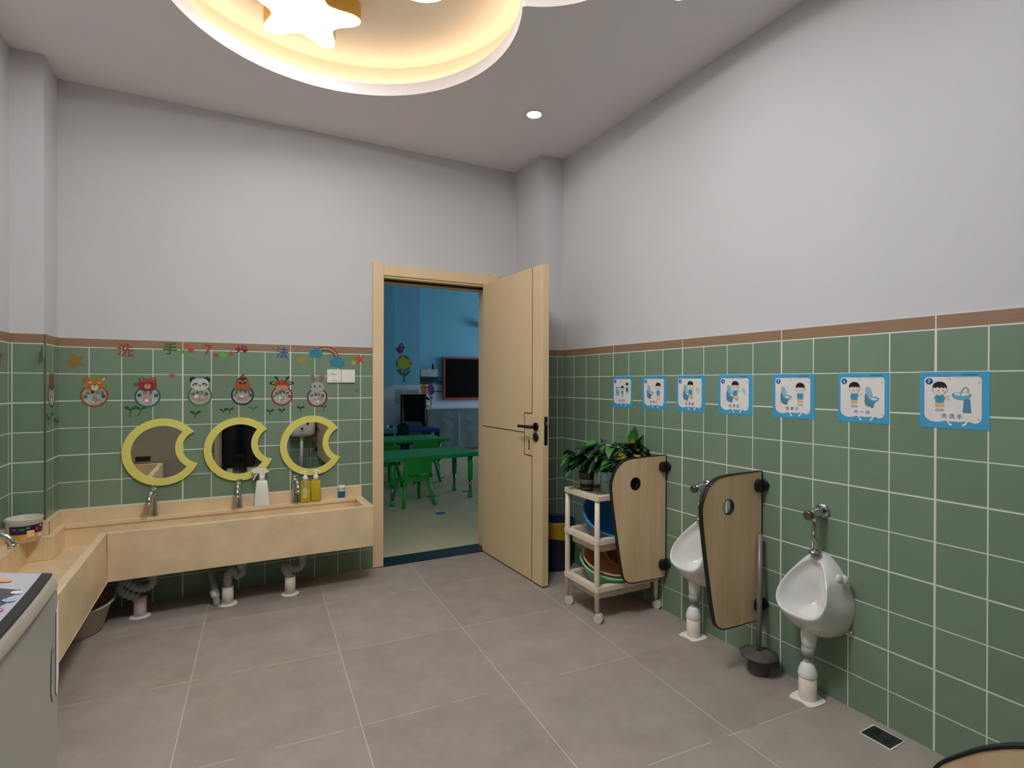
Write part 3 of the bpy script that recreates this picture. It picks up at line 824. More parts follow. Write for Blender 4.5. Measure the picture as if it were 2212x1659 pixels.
t = thing('medicine_jar', 'small white jar with blue label at right end of the ledge', 'jar', (-1.530, 0.350, ZS))
mb = MB(); mb.lathe([(0.0001, 0), (0.021, 0), (0.022, 0.003), (0.022, 0.056), (0.019, 0.060), (0.0001, 0.060)], (0, 0, 0), 24); mb.build('jar', M_WHITEP, t, world=False)
mb = MB(); mb.lathe([(0.0223, 0.008), (0.0223, 0.052)], (0, 0, 0), 24); mb.build('label', mat('blue_label', '#1F5E9E', 0.4), t, world=False)
mb = MB(); mb.lathe([(0.0001, 0.088), (0.021, 0.088), (0.0225, 0.084), (0.0225, 0.060), (0.0001, 0.060)], (0, 0, 0), 24); mb.build('cap', M_WHITEP, t, world=False)

# clear tub
t = thing('plastic_tub', 'clear plastic snack tub with dark printed label on the sink corner', 'tub', (-3.088, 0.055, ZS))
mb = MB(); mb.lathe([(0.0001, 0.001), (0.060, 0.001), (0.064, 0.006), (0.071, 0.108), (0.0735, 0.110), (0.0735, 0.116), (0.069, 0.116), (0.062, 0.010), (0.0001, 0.005)], (0, 0, 0), 36); mb.build('tub', clear_mat('frosted_tub_plastic', '#E4DED4', 0.62, 0.2), t, world=False)
def cyl_patch(mb, r0, r1, a0, a1, z0, z1, m=0, k=14):
    vs = [((r0 if j == 0 else r1) * cos(radians(a0 + (a1 - a0) * i / k)), (r0 if j == 0 else r1) * sin(radians(a0 + (a1 - a0) * i / k)), z) for j, z in ((0, z0), (1, z1)) for i in range(k + 1)]
    mb.add(vs, [(i, i + 1, k + 2 + i, k + 1 + i) for i in range(k)], m)
mb = MB(); cyl_patch(mb, 0.0692, 0.0712, 235, 365, 0.045, 0.085, 0)
for (a, b, z0, z1, mi) in ((245, 262, .066, .074, 1), (268, 285, .064, .073, 2), (290, 300, .070, .078, 3), (318, 330, .055, .072, 1), (336, 350, .070, .080, 4), (352, 362, .05, .07, 3)): cyl_patch(mb, 0.0712 - (0.085 - z0) * .05 + .0004, 0.0712 - (0.085 - z1) * .05 + .0004, a, b, z0, z1, mi, 4)
cyl_patch(mb, 0.0688, 0.0702, 240, 360, 0.018, 0.045, 5); cyl_patch(mb, 0.0698, 0.0712, 292, 316, 0.030, 0.068, 6, 6); cyl_patch(mb, 0.0705, 0.0718, 290, 320, 0.056, 0.070, 7, 6); cyl_patch(mb, 0.0694, 0.0702, 330, 352, 0.022, 0.038, 8, 5)
mb.build('label', [mat('label_navy', '#1E2140', 0.4), mat('label_red', '#B03A4A', 0.4), mat('label_green', '#3E7A3A', 0.4), mat('label_blue', '#6E8FB0', 0.4), mat('label_orange', '#D98A4A', 0.4), mat('label_amber', '#D89A4E', 0.4, var=.2, scale=40), mat('label_yellow', '#E8C68A', 0.4), mat('label_black', '#141418', 0.4), mat('label_white', '#E0DAD4', 0.4)], t, world=False, fixn=False)
mb = MB(); mb.tube(arc2 := [(0.075 * cos(a), 0.075 * sin(a), 0.112 - 0.008 * max(0, sin((a - 3.3) * 1.0))) for a in [3.3 + 2.9 * k / 20 for k in range(21)]], 0.0022, 6); mb.build('handle', M_BLACK if 0 else clear_mat('clear_handle', '#D8D8D4', 0.5), t, world=False)

# basin under the sink
t = thing('wash_basin', 'round beige plastic basin on the floor under the sink corner', 'basin', (-2.945, 0.12, 0))
mb = MB(); mb.lathe([(0.0001, 0.002), (0.150, 0.002), (0.158, 0.008), (0.195, 0.135), (0.205, 0.138), (0.212, 0.146), (0.206, 0.150), (0.194, 0.146), (0.155, 0.014), (0.0001, 0.010)], (0, 0, 0), 44); mb.build('bowl', mat('dull_beige_plastic', '#B3A48F', 0.5, var=.04), t, world=False)

# ================================================================== washing machine
WX, WY0, WY1 = -2.505, -2.60, -2.022
t = thing('washing_machine', 'grey top-loading washing machine at the left edge', 'washing machine', (-2.82, -2.31, 0))
M_WASH = mat('pale_grey_enamel', '#A9A49C', 0.35, var=0.02, coat=0.2)
M_WTOP = mat('light_cover_plastic', '#A0958A', 0.3, var=0.02)
mb = MB(); mb.prism(rrect(-3.11, WX, WY0, WY1, 0.012), FR_FLOOR, 0.02, 0.885, 0, smooth_side=False); mb.build('cabinet', M_WASH, t, bevel=0.003)
def bowed(off=0.0, y0=WY0, y1=WY1, bow=0.006, n=20):
    """front edge of the cover: slightly bowed, rounded at both ends"""
    out = []
    for k in range(n + 1):
        f = k / n; y = y0 + (y1 - y0) * (0.5 - 0.5 * cos(pi * f)); e = min(y - y0, y1 - y)
        r = 0.016; back = r - sqrt(max(0, r * r - (r - min(r, e)) ** 2))
        out.append((WX + off + bow * (1 - ((y - (y0 + y1) / 2) / ((y1 - y0) / 2)) ** 2) - back, y))
    return out
def topz(x): return 0.914 + (WX - x) * 0.20 if x > -2.72 else 0.957
top = bowed(-0.004) + [(-2.72, WY1), (-3.12, WY1), (-3.12, WY0), (-2.72, WY0)]
mb = MB()
lo = [(x, y, 0.891) for x, y in bowed(0.001) + [(-2.72, WY1), (-3.12, WY1), (-3.12, WY0), (-2.72, WY0)]]
md = [(x, y, min(topz(x) - 0.007, 0.945)) for x, y in bowed(-0.001) + [(-2.72, WY1), (-3.12, WY1), (-3.12, WY0), (-2.72, WY0)]]
mid = lambda x, y: (-2.81 + (x + 2.81) * 0.985, -2.311 + (y + 2.311) * 0.98)
hi = [(*mid(x, y), topz(mid(x, y)[0])) for x, y in top]
mb.loft([lo, md, hi], smooth=True); k = len(hi)
mb.add(hi, [list(range(0, 21)) + [21, 24], [21, 22, 23, 24]], 0); mb.build('top_cover', M_WTOP, t, bevel=0.005, bseg=3)
# control panel (sloping) : grey fascia, display, buttons, black grip strip
slope = frame((WX, 0, 0.9145), (-1, 0, 0.20), (0, 1, 0), Vector((0.196, 0, 0.98)))
mb = MB(); pan = [(0.0145, WY0 + .03), (0.205, WY0 + .03), (0.205, WY1 - .018), (0.020, WY1 - .018), (0.0145, WY1 - .03)]; mb.prism(pan, slope, 0.0005, 0.0022); mb.build('control_panel', mat('silver_panel', '#A5A3A8', 0.35, var=.02), t, fixn=True)
mb = MB(); strip = [(0.0055 - 0.006 * (1 - ((y + 2.311) / 0.262) ** 2), y) for y in [-2.575 + 0.530 * i / 20 for i in range(21)]]
outl = strip + [(u + 0.0165, y) for u, y in strip[::-1]]
mb.prism(outl, slope, 0.0005, 0.006); mb.build('grip_strip', M_BLACK, t, bevel=0.0015)
mb = MB(); mb.prism([(.029 + (u - .062) * .7, y) for u, y in ((0.062, -2.42), (0.160, -2.42), (0.160, -2.118), (0.062, -2.135), (0.066, -2.16), (0.074, -2.17), (0.066, -2.2), (0.074, -2.22), (0.066, -2.25), (0.074, -2.27), (0.066, -2.3))], slope, 0.0024, 0.003); mb.build('display', mat('smoky_display', '#39393B', 0.2, var=.2, scale=90), t)
for (u, y, ru, ry, hx) in ((0.115, -2.088, .013, .010, '#D98C6B'), (0.150, -2.075, .008, .006, '#7FA9C0'), (0.066, -2.150, .011, .008, '#C9C6C8'), (0.066, -2.188, .012, .009, '#8FA3C4'), (0.070, -2.232, .012, .010, '#B5708E'), (0.073, -2.272, .012, .010, '#8FA3C4'), (0.064, -2.312, .009, .008, '#D5D3D2'), (0.066, -2.345, .009, .008, '#D5D3D2')):
    mb = MB(); u, ru = .029 + (u - .062) * .65, ru * .7; mb.prism(circ(u, y, ru, 20, ry), slope, 0.003, 0.0042, smooth_side=True); mb.build('button', mat('button_' + hx[1:], hx, 0.3), t)
mb = MB(); mb.prism(rrect(-3.00, -2.74, WY0 + .05, WY1 - .05, .02), FR_FLOOR, 0.957, 0.965); mb.build('lid', mat('smoky_lid', '#8B8B90', 0.2), t, bevel=.003)
mb = MB(); mb.box(-2.98, -2.86, WY1 + .0005, WY1 + .003, 0.535, 0.582); mb.build('handle_recess', M_BLACK, t)
# peeling stickers on the front edge
mb = MB(); mb.prism([(-2.030, 0.862), (-2.046, 0.845), (-2.049, 0.690), (-2.040, 0.675), (-2.030, 0.72)], lambda u, v, n: Vector((WX + n, u, v)), 0.0008, 0.0016); mb.prism([(-2.060, 0.80), (-2.078, 0.775), (-2.080, 0.70), (-2.07, 0.68), (-2.062, 0.73)], lambda u, v, n: Vector((WX + n, u, v)), 0.0008, 0.0016, 1)
mb.build('rating_sticker', [mat('white_paper', '#E2DED8', 0.6), mat('worn_silver_sticker', '#A09C96', 0.4, var=.35, scale=70)], t)
for (x, y) in ((-3.06, WY0 + .06), (-3.06, WY1 - .06), (WX - .06, WY0 + .06), (WX - .06, WY1 - .06)):
    mb = MB(); mb.tube([(x, y, 0), (x, y, 0.022)], 0.022, 14); mb.build('foot', M_BLACK, t)

# ================================================================== urinals
def urinal(yc, lab, labp):
    t = thing('urinal', lab, 'urinal', (0, yc, 0.22), group='small white wall urinals')
    N = 40
    def ring(f): return [f(2 * pi * k / N) for k in range(N)]
    def wall(th):
        s_, c_ = sin(th), cos(th); up = max(s_, 0)
        return (-0.001, yc + 0.132 * c_ * (1 - 0.30 * up ** 1.6), 0.405 + (0.190 * s_ if s_ > 0 else 0.170 * s_))
    def rim(th, sc=1.0):
        s_, c_ = sin(th), cos(th); q = (s_ + 1) / 2
        wdt = 0.126 * (1.0 - 0.60 * q ** 1.45)
        x = -0.178 + 0.128 * q ** 1.25; z = 0.352 + 0.222 * q ** 0.95
        yy = wdt * math.copysign(abs(c_) ** 0.62, c_)
        # shrink about the middle of the opening
        cx, cz = -0.125, 0.445
        return (cx + (x - cx) * sc, yc + yy * sc, cz + (z - cz) * sc)
    def mixr(a, b, f, ox=0, oz=0):
        return [(p[0] * (1 - f) + q[0] * f + ox * (1 if p[2] < .44 else .2), p[1] * (1 - f) + q[1] * f, p[2] * (1 - f) + q[2] * f + oz * (1 if p[2] < .44 else -.35)) for p, q in zip(a, b)]
    w0 = ring(wall); r0 = ring(rim); r1 = ring(lambda a: rim(a, 0.90))
    push = lambda R, dx, dz, f: [(p[0] * (1 - f) + dx * f, p[1] * (1 - f) + yc * f, p[2] * (1 - f) + dz * f) for p in R]
    rings = [w0, mixr(w0, r0, 0.25, -.006, -.018), mixr(w0, r0, 0.55, -.010, -.026), mixr(w0, r0, 0.85, -.008, -.014), r0, ring(lambda a: (rim(a, 0.965)[0] - .003, rim(a, 0.965)[1], rim(a, 0.965)[2] + .002)), r1]
    inner = []
    for f, dx in ((0.10, 0.025), (0.35, 0.07), (0.62, 0.088), (0.85, 0.092), (0.97, 0.092)):
        inner.append([(p[0] * (1 - f) + (-0.042) * f + (0.02 if f < .3 else 0.0), p[1] * (1 - f) + yc * f, p[2] * (1 - f) + 0.39 * f - (0.03 if p[2] < .44 else 0.0) * sin(pi * f)) for p in r1])
    mb = MB(); mb.loft(rings + inner, smooth=True, cap1=True)
    mb.build('bowl', M_PORC, t, subsurf=1)
    mb = MB(); mb.lathe([(0.0001, .012), (0.016, .010), (0.018, 0)], (-0.075, yc - 0.112, 0.525), 16, 0, True, Matrix.Rotation(radians(80), 4, 'X')); mb.ball((-0.045, yc - 0.116, 0.515), 0.020, 0.016, 0.022); mb.build('side_boss', M_PORC, t)
    mb = MB(); mb.ball((-0.006, yc - 0.122, 0.30), 0.008); mb.build('fixing_bolt', M_CHROME, t)
    mb = MB(); mb.lathe([(0.0001, .606), (0.020, .604), (0.024, .598), (0.024, .590)], (-0.055, yc, 0), 20); mb.build('inlet_collar', M_CHROME, t)
    mb = MB(); mb.lathe([(0.0001, .288), (0.026, .286), (0.032, .270), (0.031, .248), (0.0275, .230), (0.027, .214), (0.0001, .214)], (-0.090, yc, 0), 22); mb.build('outlet_neck', M_PORC, t)
    mb = MB(); mb.tube([(-0.095, yc, 0.225), (-0.095, yc, 0.178)], 0.022, 18); mb.tube([(-0.095, yc, 0.215), (-0.095, yc, 0.180)], 0.0255, 18); mb.build('outlet_nut', M_GREYP, t)
    # flush valve
    v = thing('flush_valve', labp + ', chrome button flush valve with bent pipe', 'flush valve', (0, yc, 0.764), group='chrome flush valves over the urinals')
    mb = MB(); mb.lathe([(0.0001, .0), (0.031, 0), (0.031, .004), (0.024, .012), (0.0001, .014)], (-0.001, yc, 0.764), 24, 0, True, Matrix.Rotation(-pi / 2, 4, 'Y')); mb.build('wall_flange', M_CHROME, v)
    mb = MB(); mb.tube([(-0.010, yc, 0.764), (-0.045, yc, 0.760), (-0.075, yc, 0.756), (-0.088, yc, 0.754)], [0.021, 0.021, 0.019, 0.016], 18); mb.tube([(-0.058, yc, 0.762), (-0.058, yc, 0.725)], 0.012, 14); mb.build('valve_body', M_CHROME, v)
    mb = MB(); mb.tube([(-0.088, yc, 0.754), (-0.103, yc, 0.752), (-0.106, yc, 0.7515)], [0.019, 0.020, 0.017], 18); mb.build('push_button', mat('dull_button_chrome', '#7A7872', 0.25, 1.0), v)
    mb = MB(); mb.tube(bend([(-0.058, yc, 0.73), (-0.060, yc, 0.69), (-0.066, yc - .004, 0.66), (-0.055, yc - .006, 0.63), (-0.055, yc, 0.602)]), 0.0095, 12); mb.build('flush_pipe', M_CHROME, v)
    d = thing('floor_drain_pipe', labp.replace('over', 'under') + ', white drain stub rising from the floor', 'drain pipe', (-0.097, yc, 0), group='floor stubs under the urinals')
    mb = MB(); mb.lathe([(0.0001, .11), (0.034, .108), (0.034, 0)], (-0.097, yc, 0), 22); mb.build('floor_stub', M_PVC, d)
    mb = MB(); mb.tube([(-0.096, yc, 0.186), (-0.097, yc, 0.10)], 0.015, 16); mb.build('grey_pipe', M_GREYP, d)
    prof = [(0.0355, .096), (0.037, .106), (0.034, .120), (0.027, .140), (0.0165, .152), (0.015, .153)]
    mb = MB(); mb.lathe(prof, (-0.097, yc, 0), 20); o = mb.build('sealant', M_PUTTY, d)
    mb = MB(); mb.prism([(x, y) for x, y in smooth([(-0.150, yc - .045), (-0.10, yc - .055), (-0.055, yc - .050), (-0.040, yc), (-0.055, yc + .045), (-0.105, yc + .055), (-0.155, yc + .04), (-0.145, yc)], 3)], FR_FLOOR, 0.0004, 0.004); mb.build('floor_patch', M_PUTTY, d)
    for o in d.children:
        if o.name.startswith('sealant'): pass
urinal(-1.995, 'white urinal at right, in full view beside the plunger', 'over the right urinal in full view')
urinal(-1.378, 'white urinal half hidden behind the middle wood partition', 'over the left urinal behind the partition')

# ================================================================== partitions
def smooth_open(pts, n=5):
    return [(v.x, v.y) for v in bend([(p[0], p[1], 0) for p in pts], n)]
def partition(y0, lab, mtx=None, depth=0.400, outline=None):
    t = thing('urinal_partition', lab, 'partition', (-0.2, y0, 0.2) if mtx is None else tuple(mtx((-0.2, 0, 0.2))), group='wood laminate partitions with black edging')
    P = (lambda u, v, n: Vector((u, y0 + n, v))) if mtx is None else (lambda u, v, n: mtx((u, n, v)))
    e = depth - 0.400
    out = [(-0.004, 0.888)]
    out += smooth_open([(-0.23 - e, 0.886), (-0.300 - e, 0.876), (-0.355 - e, 0.838), (-0.388 - e, 0.775), (-0.393 - e, 0.72), (-0.378 - e, 0.60), (-0.345 - e, 0.40), (-0.318 - e, 0.262), (-0.300 - e, 0.222), (-0.270 - e, 0.202), (-0.235 - e, 0.196)], 5)
    out += [(-0.004, 0.196)]
    if outline: out = outline
    hole = circ(-0.228 - e, 0.742 if not outline else .58, 0.036, 28)
    mb = MB(); mb.prism(grow(out, -0.006), P, -0.009, 0.009, 0, holes=[hole]); mb.build('panel', M_LAM, t)
    mb = MB(); mb.prism(out, P, -0.0105, 0.0105, 0, holes=[grow(out, -0.0058)]); mb.build('edge_trim', M_BLACK, t, bevel=.002)
    mb = MB(); mb.prism(grow(hole, 0.0002), P, -0.0095, 0.0095, 0, holes=[grow(hole, -0.003)]); mb.build('hole_trim', M_BLACK, t)
    for z in ((0.822, 0.272) if not outline else (0.60, 0.28)):
        mb = MB()
        for n0, n1 in ((-0.030, -0.011), (0.011, 0.030)):
            mb.prism(rrect(-0.062, -0.012, z - .030, z + .030, 0.024, 8), P, n0, n1)
        for nn in (-0.034, 0.034): pass
        # foot against the wall
        a = [P(-0.0005, z + q, n) for q, n in circ(0, 0, 0.030, 24, 0.044)]; b = [P(-0.018, z + q * .95, n * .95) for q, n in circ(0, 0, 0.030, 24, 0.044)]
        mb.loft([a, b], cap0=True, cap1=True)
        mb.build('wall_bracket', M_BLACK, t, bevel=.003)
    return t
partition(-1.075, 'wood laminate partition in front of the plant cart, round hole near top')
partition(-1.698, 'wood laminate partition between the two urinals, plunger leaning on it')
RT = lambda p: Vector((-1.000 - p[1], YR - p[0], p[2]))
TIP = YR + 2.845
REARO = [(-0.004, 0.715)] + smooth_open([(TIP + .30, .715), (TIP + .20, .705), (TIP + .141, .681), (TIP + .085, .643), (TIP + .045, .605), (TIP + .018, .575), (TIP + .004, .545), (TIP, .50), (TIP + .015, .38), (TIP + .045, .24), (TIP + .08, .19), (TIP + .14, .17)], 5) + [(-0.004, 0.17)]
partition(0, 'wood laminate toilet partition, only its rounded corner seen at bottom right', mtx=RT, outline=REARO)

# plunger
t = thing('plunger', 'drain plunger with grey steel stick and round dusty rubber base', 'plunger', (-0.098, -1.765, 0))
M_RUB = mat('dusty_grey_rubber', '#5A544F', 0.85, var=.2, scale=30)
mb = MB(); mb.lathe([(0.046, .0), (0.047, .05), (0.044, .058), (0.080, .078), (0.082, .083), (0.045, .092), (0.018, .098), (0.0001, .1)], (0, 0, 0), 28); mb.build('rubber_cup', [M_RUB, mat('dusty_cup_top', '#93877B', 0.9, var=.1)], t, world=False)
mb = MB(); mb.tube([(0, 0, .094), (0.030, 0.022, .33), (0.062, 0.045, .60)], 0.0115, 14); mb.build('stick', mat('worn_grey_stick', '#8C8177', 0.4, 0.3, var=.25, scale=18), t, world=False)

# floor drain
t = thing('floor_drain', 'rectangular dark metal floor drain near the right wall', 'floor drain', (-0.086, -2.274, 0))
mb = MB(); mb.prism([(-0.137, -2.332), (-0.040, -2.328), (-0.036, -2.217), (-0.133, -2.221)], FR_FLOOR, 0.0003, 0.003, holes=[[(-0.131, -2.326), (-0.046, -2.322), (-0.042, -2.223), (-0.127, -2.227)]]); mb.build('grout_border', M_RIMW, t)
mb = MB(); mb.box(-0.130, -0.043, -2.325, -2.224, 0.0005, 0.0035); mb.build('grate_plate', mat('dark_drain_metal', '#4A4A4A', 0.35, 0.7, var=.1), t)
mb = MB()
for k in range(5):
    for q in (-1, 1):
        mb.prism(stroke(arc(-0.0865, -2.2745, 0.012 + 0.006 * k, 90 * q - 55, 90 * q + 55, 8), 0.0022), FR_FLOOR, 0.0036, 0.0040)
mb.build('slots', M_BLACKM, t)

# ================================================================== plant cart
CX0, CX1, CY0, CY1 = -0.440, -0.022, -1.022, -0.735
t = thing('storage_cart', 'cream plastic three-tier rolling cart behind the left partition', 'cart', ((CX0 + CX1) / 2, (CY0 + CY1) / 2, 0))
corners = [(CX0, CY0), (CX1, CY0), (CX0, CY1), (CX1, CY1)]
for (x, y) in corners:
    mb = MB(); mb.tube([(x, y, 0.062), (x, y, 0.20), (x, y, 0.205), (x, y, 0.40), (x, y, 0.405), (x, y, 0.655)], [0.0125, 0.0145, 0.0155, 0.0150, 0.0155, 0.0135], 14); mb.build('leg', M_CREAMP, t)
    mb = MB(); mb.tube([(x, y, 0.045), (x, y, 0.068)], 0.007, 10)
    ang = rnd.uniform(-.5, .5); cx, cy = x + 0.008, y - .006
    d = Vector((cos(ang + .8), sin(ang + .8), 0))
    for q in (-1, 1): mb.tube([Vector((cx, cy, 0.0245)) + d * (0.003 * q), Vector((cx, cy, 0.0245)) + d * (0.019 * q)], 0.024, 20)
    mb.build('caster', mat('pale_caster_plastic', '#D6CCC0', 0.4), t)
def tray(zr, depth, perforated, name):
    mb = MB(); r = 0.018
    o = rrect(CX0 - r, CX1 + r, CY0 - r, CY1 + r, 0.016); i = rrect(CX0 + .022, CX1 - .022, CY0 + .022, CY1 - .022, 0.012)
    mb.prism(o, FR_FLOOR, zr - 0.026, zr, holes=[i])
    bx0, bx1, by0, by1 = CX0 + .020, CX1 - .020, CY0 + .020, CY1 - .020
    if not perforated:
        mb.box(bx0, bx1, by0, by1, zr - 0.020, zr - 0.014)
        return mb.build(name, M_CREAMP, t, bevel=.004)
    tr = mb.build(name, M_CREAMP, t, bevel=.004)
    mb = MB(); zb = zr - depth
    mb.box(bx0, bx1, by0, by1, zb, zb + .004)
    pitch, bw = 0.0115, 0.0048
    for (ax, fixed, a0, a1) in (('x', by0, bx0, bx1), ('x', by1 - .003, bx0, bx1), ('y', bx0, by0, by1), ('y', bx1 - .003, by0, by1)):
        k = int((a1 - a0) / pitch)
        for q in range(k + 1):
            c = a0 + (a1 - a0) * q / k
            wd = bw if (q > 1 and q < k - 1) else 0.012
            if ax == 'x': mb.box(max(a0, c - wd / 2), min(a1, c + wd / 2), fixed, fixed + .003, zb, zr - .020)
            else: mb.box(fixed, fixed + .003, max(a0, c - wd / 2), min(a1, c + wd / 2), zb, zr - .020)
        zz = zb + .008
        while zz < zr - .020:
            if ax == 'x': mb.box(a0, a1, fixed + .0002, fixed + .0028, zz, zz + bw)
            else: mb.box(fixed + .0002, fixed + .0028, a0, a1, zz, zz + bw)
            zz += pitch
    mb.build('perforated_basket', M_CREAMP, tr, fixn=False)
    return tr
tray(0.682, 0.03, False, 'top_tray')
tray(0.446, 0.078, True, 'tray')
tray(0.190, 0.078, True, 'tray')

def basin(name, lab, cat, c, r, hgt, tilt_x, tilt_y, m, taper=0.76, grp=None):
    t = thing(name, lab, cat, c, group=grp); t.rotation_euler = (tilt_x, tilt_y, 0)
    rb = r * taper
    mb = MB(); mb.lathe([(0.0001, -hgt), (rb - .01, -hgt), (rb, -hgt + .006), (r - .008, -.010), (r, -.006), (r + .003, .001), (r - .004, .004), (r - .012, -.001), (rb - .004, -hgt + .010), (0.0001, -hgt + .005)], (0, 0, 0), 40); mb.build('bowl', m, t, world=False)
    return t
basin('plastic_basin', 'blue plastic basin tilted on the cart middle tray', 'basin', (-0.243, -0.893, 0.535), 0.168, 0.10, radians(33), radians(-7), mat('blue_basin_plastic', '#2E86BF', 0.35, var=.03), .74, 'basins stored on the cart')
basin('plastic_basin', 'pale green plastic basin, outermost of the nested bowls on the bottom tray', 'basin', (-0.240, -0.885, 0.262), 0.178, 0.105, radians(16), radians(-2), mat('mint_basin_plastic', '#86C79C', 0.4, var=.03), .70, 'basins stored on the cart')
basin('plastic_basin', 'beige plastic basin nested inside the pale green one', 'basin', (-0.240, -0.890, 0.280), 0.165, 0.095, radians(17), radians(-2), mat('tan_basin_plastic', '#C9A27E', 0.4, var=.03), .70, 'basins stored on the cart')
basin('plastic_basin', 'small yellow bowl tipped inside the beige basin', 'basin', (-0.190, -0.888, 0.302), 0.098, 0.055, radians(40), radians(10), mat('yellow_bowl_plastic', '#C98F1E', 0.4, var=.05), .6, 'basins stored on the cart')

# plants
M_LEAFD = mat('dark_green_leaf', '#122F19', 0.35, var=.35, scale=22)
M_LEAFL = mat('fresh_green_leaf', '#35752C', 0.4, var=.25, scale=22)
M_LEAFY = mat('yellow_leaf', '#C9A02A', 0.45, var=.25, scale=30)
M_STEM = mat('green_stem', '#5C7A3A', 0.5, var=.1)
M_SOIL = mat('dark_soil', '#1C1612', 0.95, var=.4, scale=80)
def leafshape(mb, base, d, L, W, m, droop=0.3, roll=0.0):
    """a pointed leaf: 6 x 3 grid bent along its length, folded at the midrib"""
    d = Vector(d).normalized(); up = Vector((0, 0, 1)); sd = d.cross(up)
    if sd.length < 0.05: sd = Vector((1, 0, 0))
    sd.normalize(); nn = sd.cross(d).normalized()
    sd, nn = sd * cos(roll) + nn * sin(roll), nn * cos(roll) - sd * sin(roll)
    rows = []
    for i in range(8):
        f = i / 7; wv = W * (sin(pi * min(1, f * 1.02) ** 0.72) ** 0.9) if 0 < f < 1 else 0.0006
        c = Vector(base) + d * (L * f) - up * (droop * L * f * f)
        rows.append([c - sd * wv / 2 + nn * wv * .16, c, c + sd * wv / 2 + nn * wv * .16])
    vs = [p for r in rows for p in r]; fs = []
    for i in range(7):
        for j in (0, 1): fs.append((i * 3 + j, i * 3 + j + 1, i * 3 + j + 4, i * 3 + j + 3))
    mb.add(vs, fs, m, True)
def plant(lab, c, pot_fn, ztop, nleaf, spread, hgt, L, W, mats, seed, lean=(0, 0), mind=0.3, extra=None, ymin=None):
    t = thing('potted_plant', lab, 'plant', c, group='potted plants on top of the cart')
    pot_fn(t)
    r = random.Random(seed)
    mb = MB(); mb.lathe([(0.0001, ztop - .004), (0.038, ztop - .006)], (0, 0, 0), 18); mb.build('soil', M_SOIL, t, world=False)
    st = MB(); lf = MB()
    for k in range(nleaf):
        a = 2.399 * k + r.uniform(-.4, .4); q = mind + (1 - mind) * sqrt((k + .5) / nleaf)
        hh = hgt * (1.15 - 0.75 * q * q) * r.uniform(.75, 1.1)
        ex = Vector((spread * q * cos(a) + lean[0] * hh, spread * q * sin(a) + lean[1] * hh, ztop + hh))
        if ymin is not None: ex.y = max(ex.y, ymin)
        b0 = Vector((0.018 * cos(a), 0.018 * sin(a), ztop - .004))
        st.tube(bend([b0, b0 * .6 + ex * .4 + Vector((0, 0, hh * .18)), ex], 5), 0.0018, 5)
        dd = Vector((cos(a), sin(a), r.uniform(-.15, .75) * (1.2 - q)))
        if ymin is not None and dd.y < 0: dd.y *= .35
        leafshape(lf, ex, dd, L * r.uniform(.75, 1.15), W * r.uniform(.8, 1.15), r.choices(range(len(mats)), [6] + [2] * (len(mats) - 1))[0], r.uniform(.25, .8), r.uniform(-.5, .5))
    if extra: extra(st, lf)
    if ymin is not None: lf.v = [(p[0], max(p[1], ymin - .022), p[2]) for p in lf.v]
    st.build('stems', M_STEM, t, world=False); lf.build('foliage', mats, t, world=False, fixn=False)
def pot1(t):
    mb = MB(); mb.lathe([(0.0001, 0), (0.035, 0), (0.036, .004), (0.045, .098), (0.047, .100), (0.047, .108), (0.042, .108), (0.040, .09), (0.0001, .088)], (0, 0, 0), 26); p = mb.build('pot', mat('black_pot', '#23282A', 0.4, var=.1), t, world=False)
    mb = MB(); mb.lathe([(0.0402, .042), (0.0427, .066)], (0, 0, 0), 26); mb.build('label_band', mat('grey_pot_label', '#8E8E8A', 0.5, var=.25, scale=60), p, world=False)
    mb = MB(); mb.lathe([(0.0374, .010), (0.0385, .021)], (0, 0, 0), 26); mb.build('lower_band', mat('taupe_pot_band', '#6E675F', 0.5), p, world=False)
    mb = MB(); mb.lathe([(0.0474, .100), (0.0474, .107)], (0, 0, 0), 26); mb.build('red_rim', mat('dark_red_rim', '#7A2A24', 0.5), p, world=False)
def pot2(t):
    mb = MB(); mb.lathe([(0.0001, 0), (0.038, 0), (0.0385, .004), (0.048, .110), (0.050, .112), (0.050, .118), (0.045, .118), (0.042, .1), (0.0001, .098)], (0, 0, 0), 28); p = mb.build('pot', mat('pale_blue_pot', '#A9CFD8', 0.35, var=.05), t, world=False)
    mb = MB()
    for (a, z) in ((228, .058), (236, .066), (240, .05), (247, .071), (252, .060), (290, .075), (294, .06), (288, .05), (300, .07), (215, .06)):
        cyl_patch(mb, 0.0438 + (z - .055) * .09, 0.0443 + (z - .055) * .09, a - 2.5, a + 2.5, z - .003, z + .003, 0, 3)
    mb.build('printed_pattern', mat('navy_print', '#1E2A33', 0.5), p, world=False, fixn=False)
def pot3(t):
    mb = MB(); mb.lathe([(0.0001, 0), (0.038, 0), (0.0385, .004), (0.048, .090), (0.050, .100), (0.045, .100), (0.042, .085), (0.0001, .083)], (0, 0, 0), 28); mb.build('pot', mat('brown_pot', '#3A2A22', 0.5), t, world=False)
ZTRAY = 0.6685
plant('potted plant with fresh light green leaves in a black pot', (-0.352, -0.800, ZTRAY), pot1, 0.105, 38, 0.090, 0.115, 0.085, 0.046, [M_LEAFL, M_LEAFD], 3, lean=(-.35, 0))
plant('dense dark green potted plant in a pale blue pot, middle of the cart', (-0.266, -0.888, ZTRAY), pot2, 0.115, 120, 0.165, 0.150, 0.115, 0.050, [M_LEAFD, M_LEAFD, M_LEAFD, M_LEAFL], 5, lean=(.25, .30), ymin=-0.145)
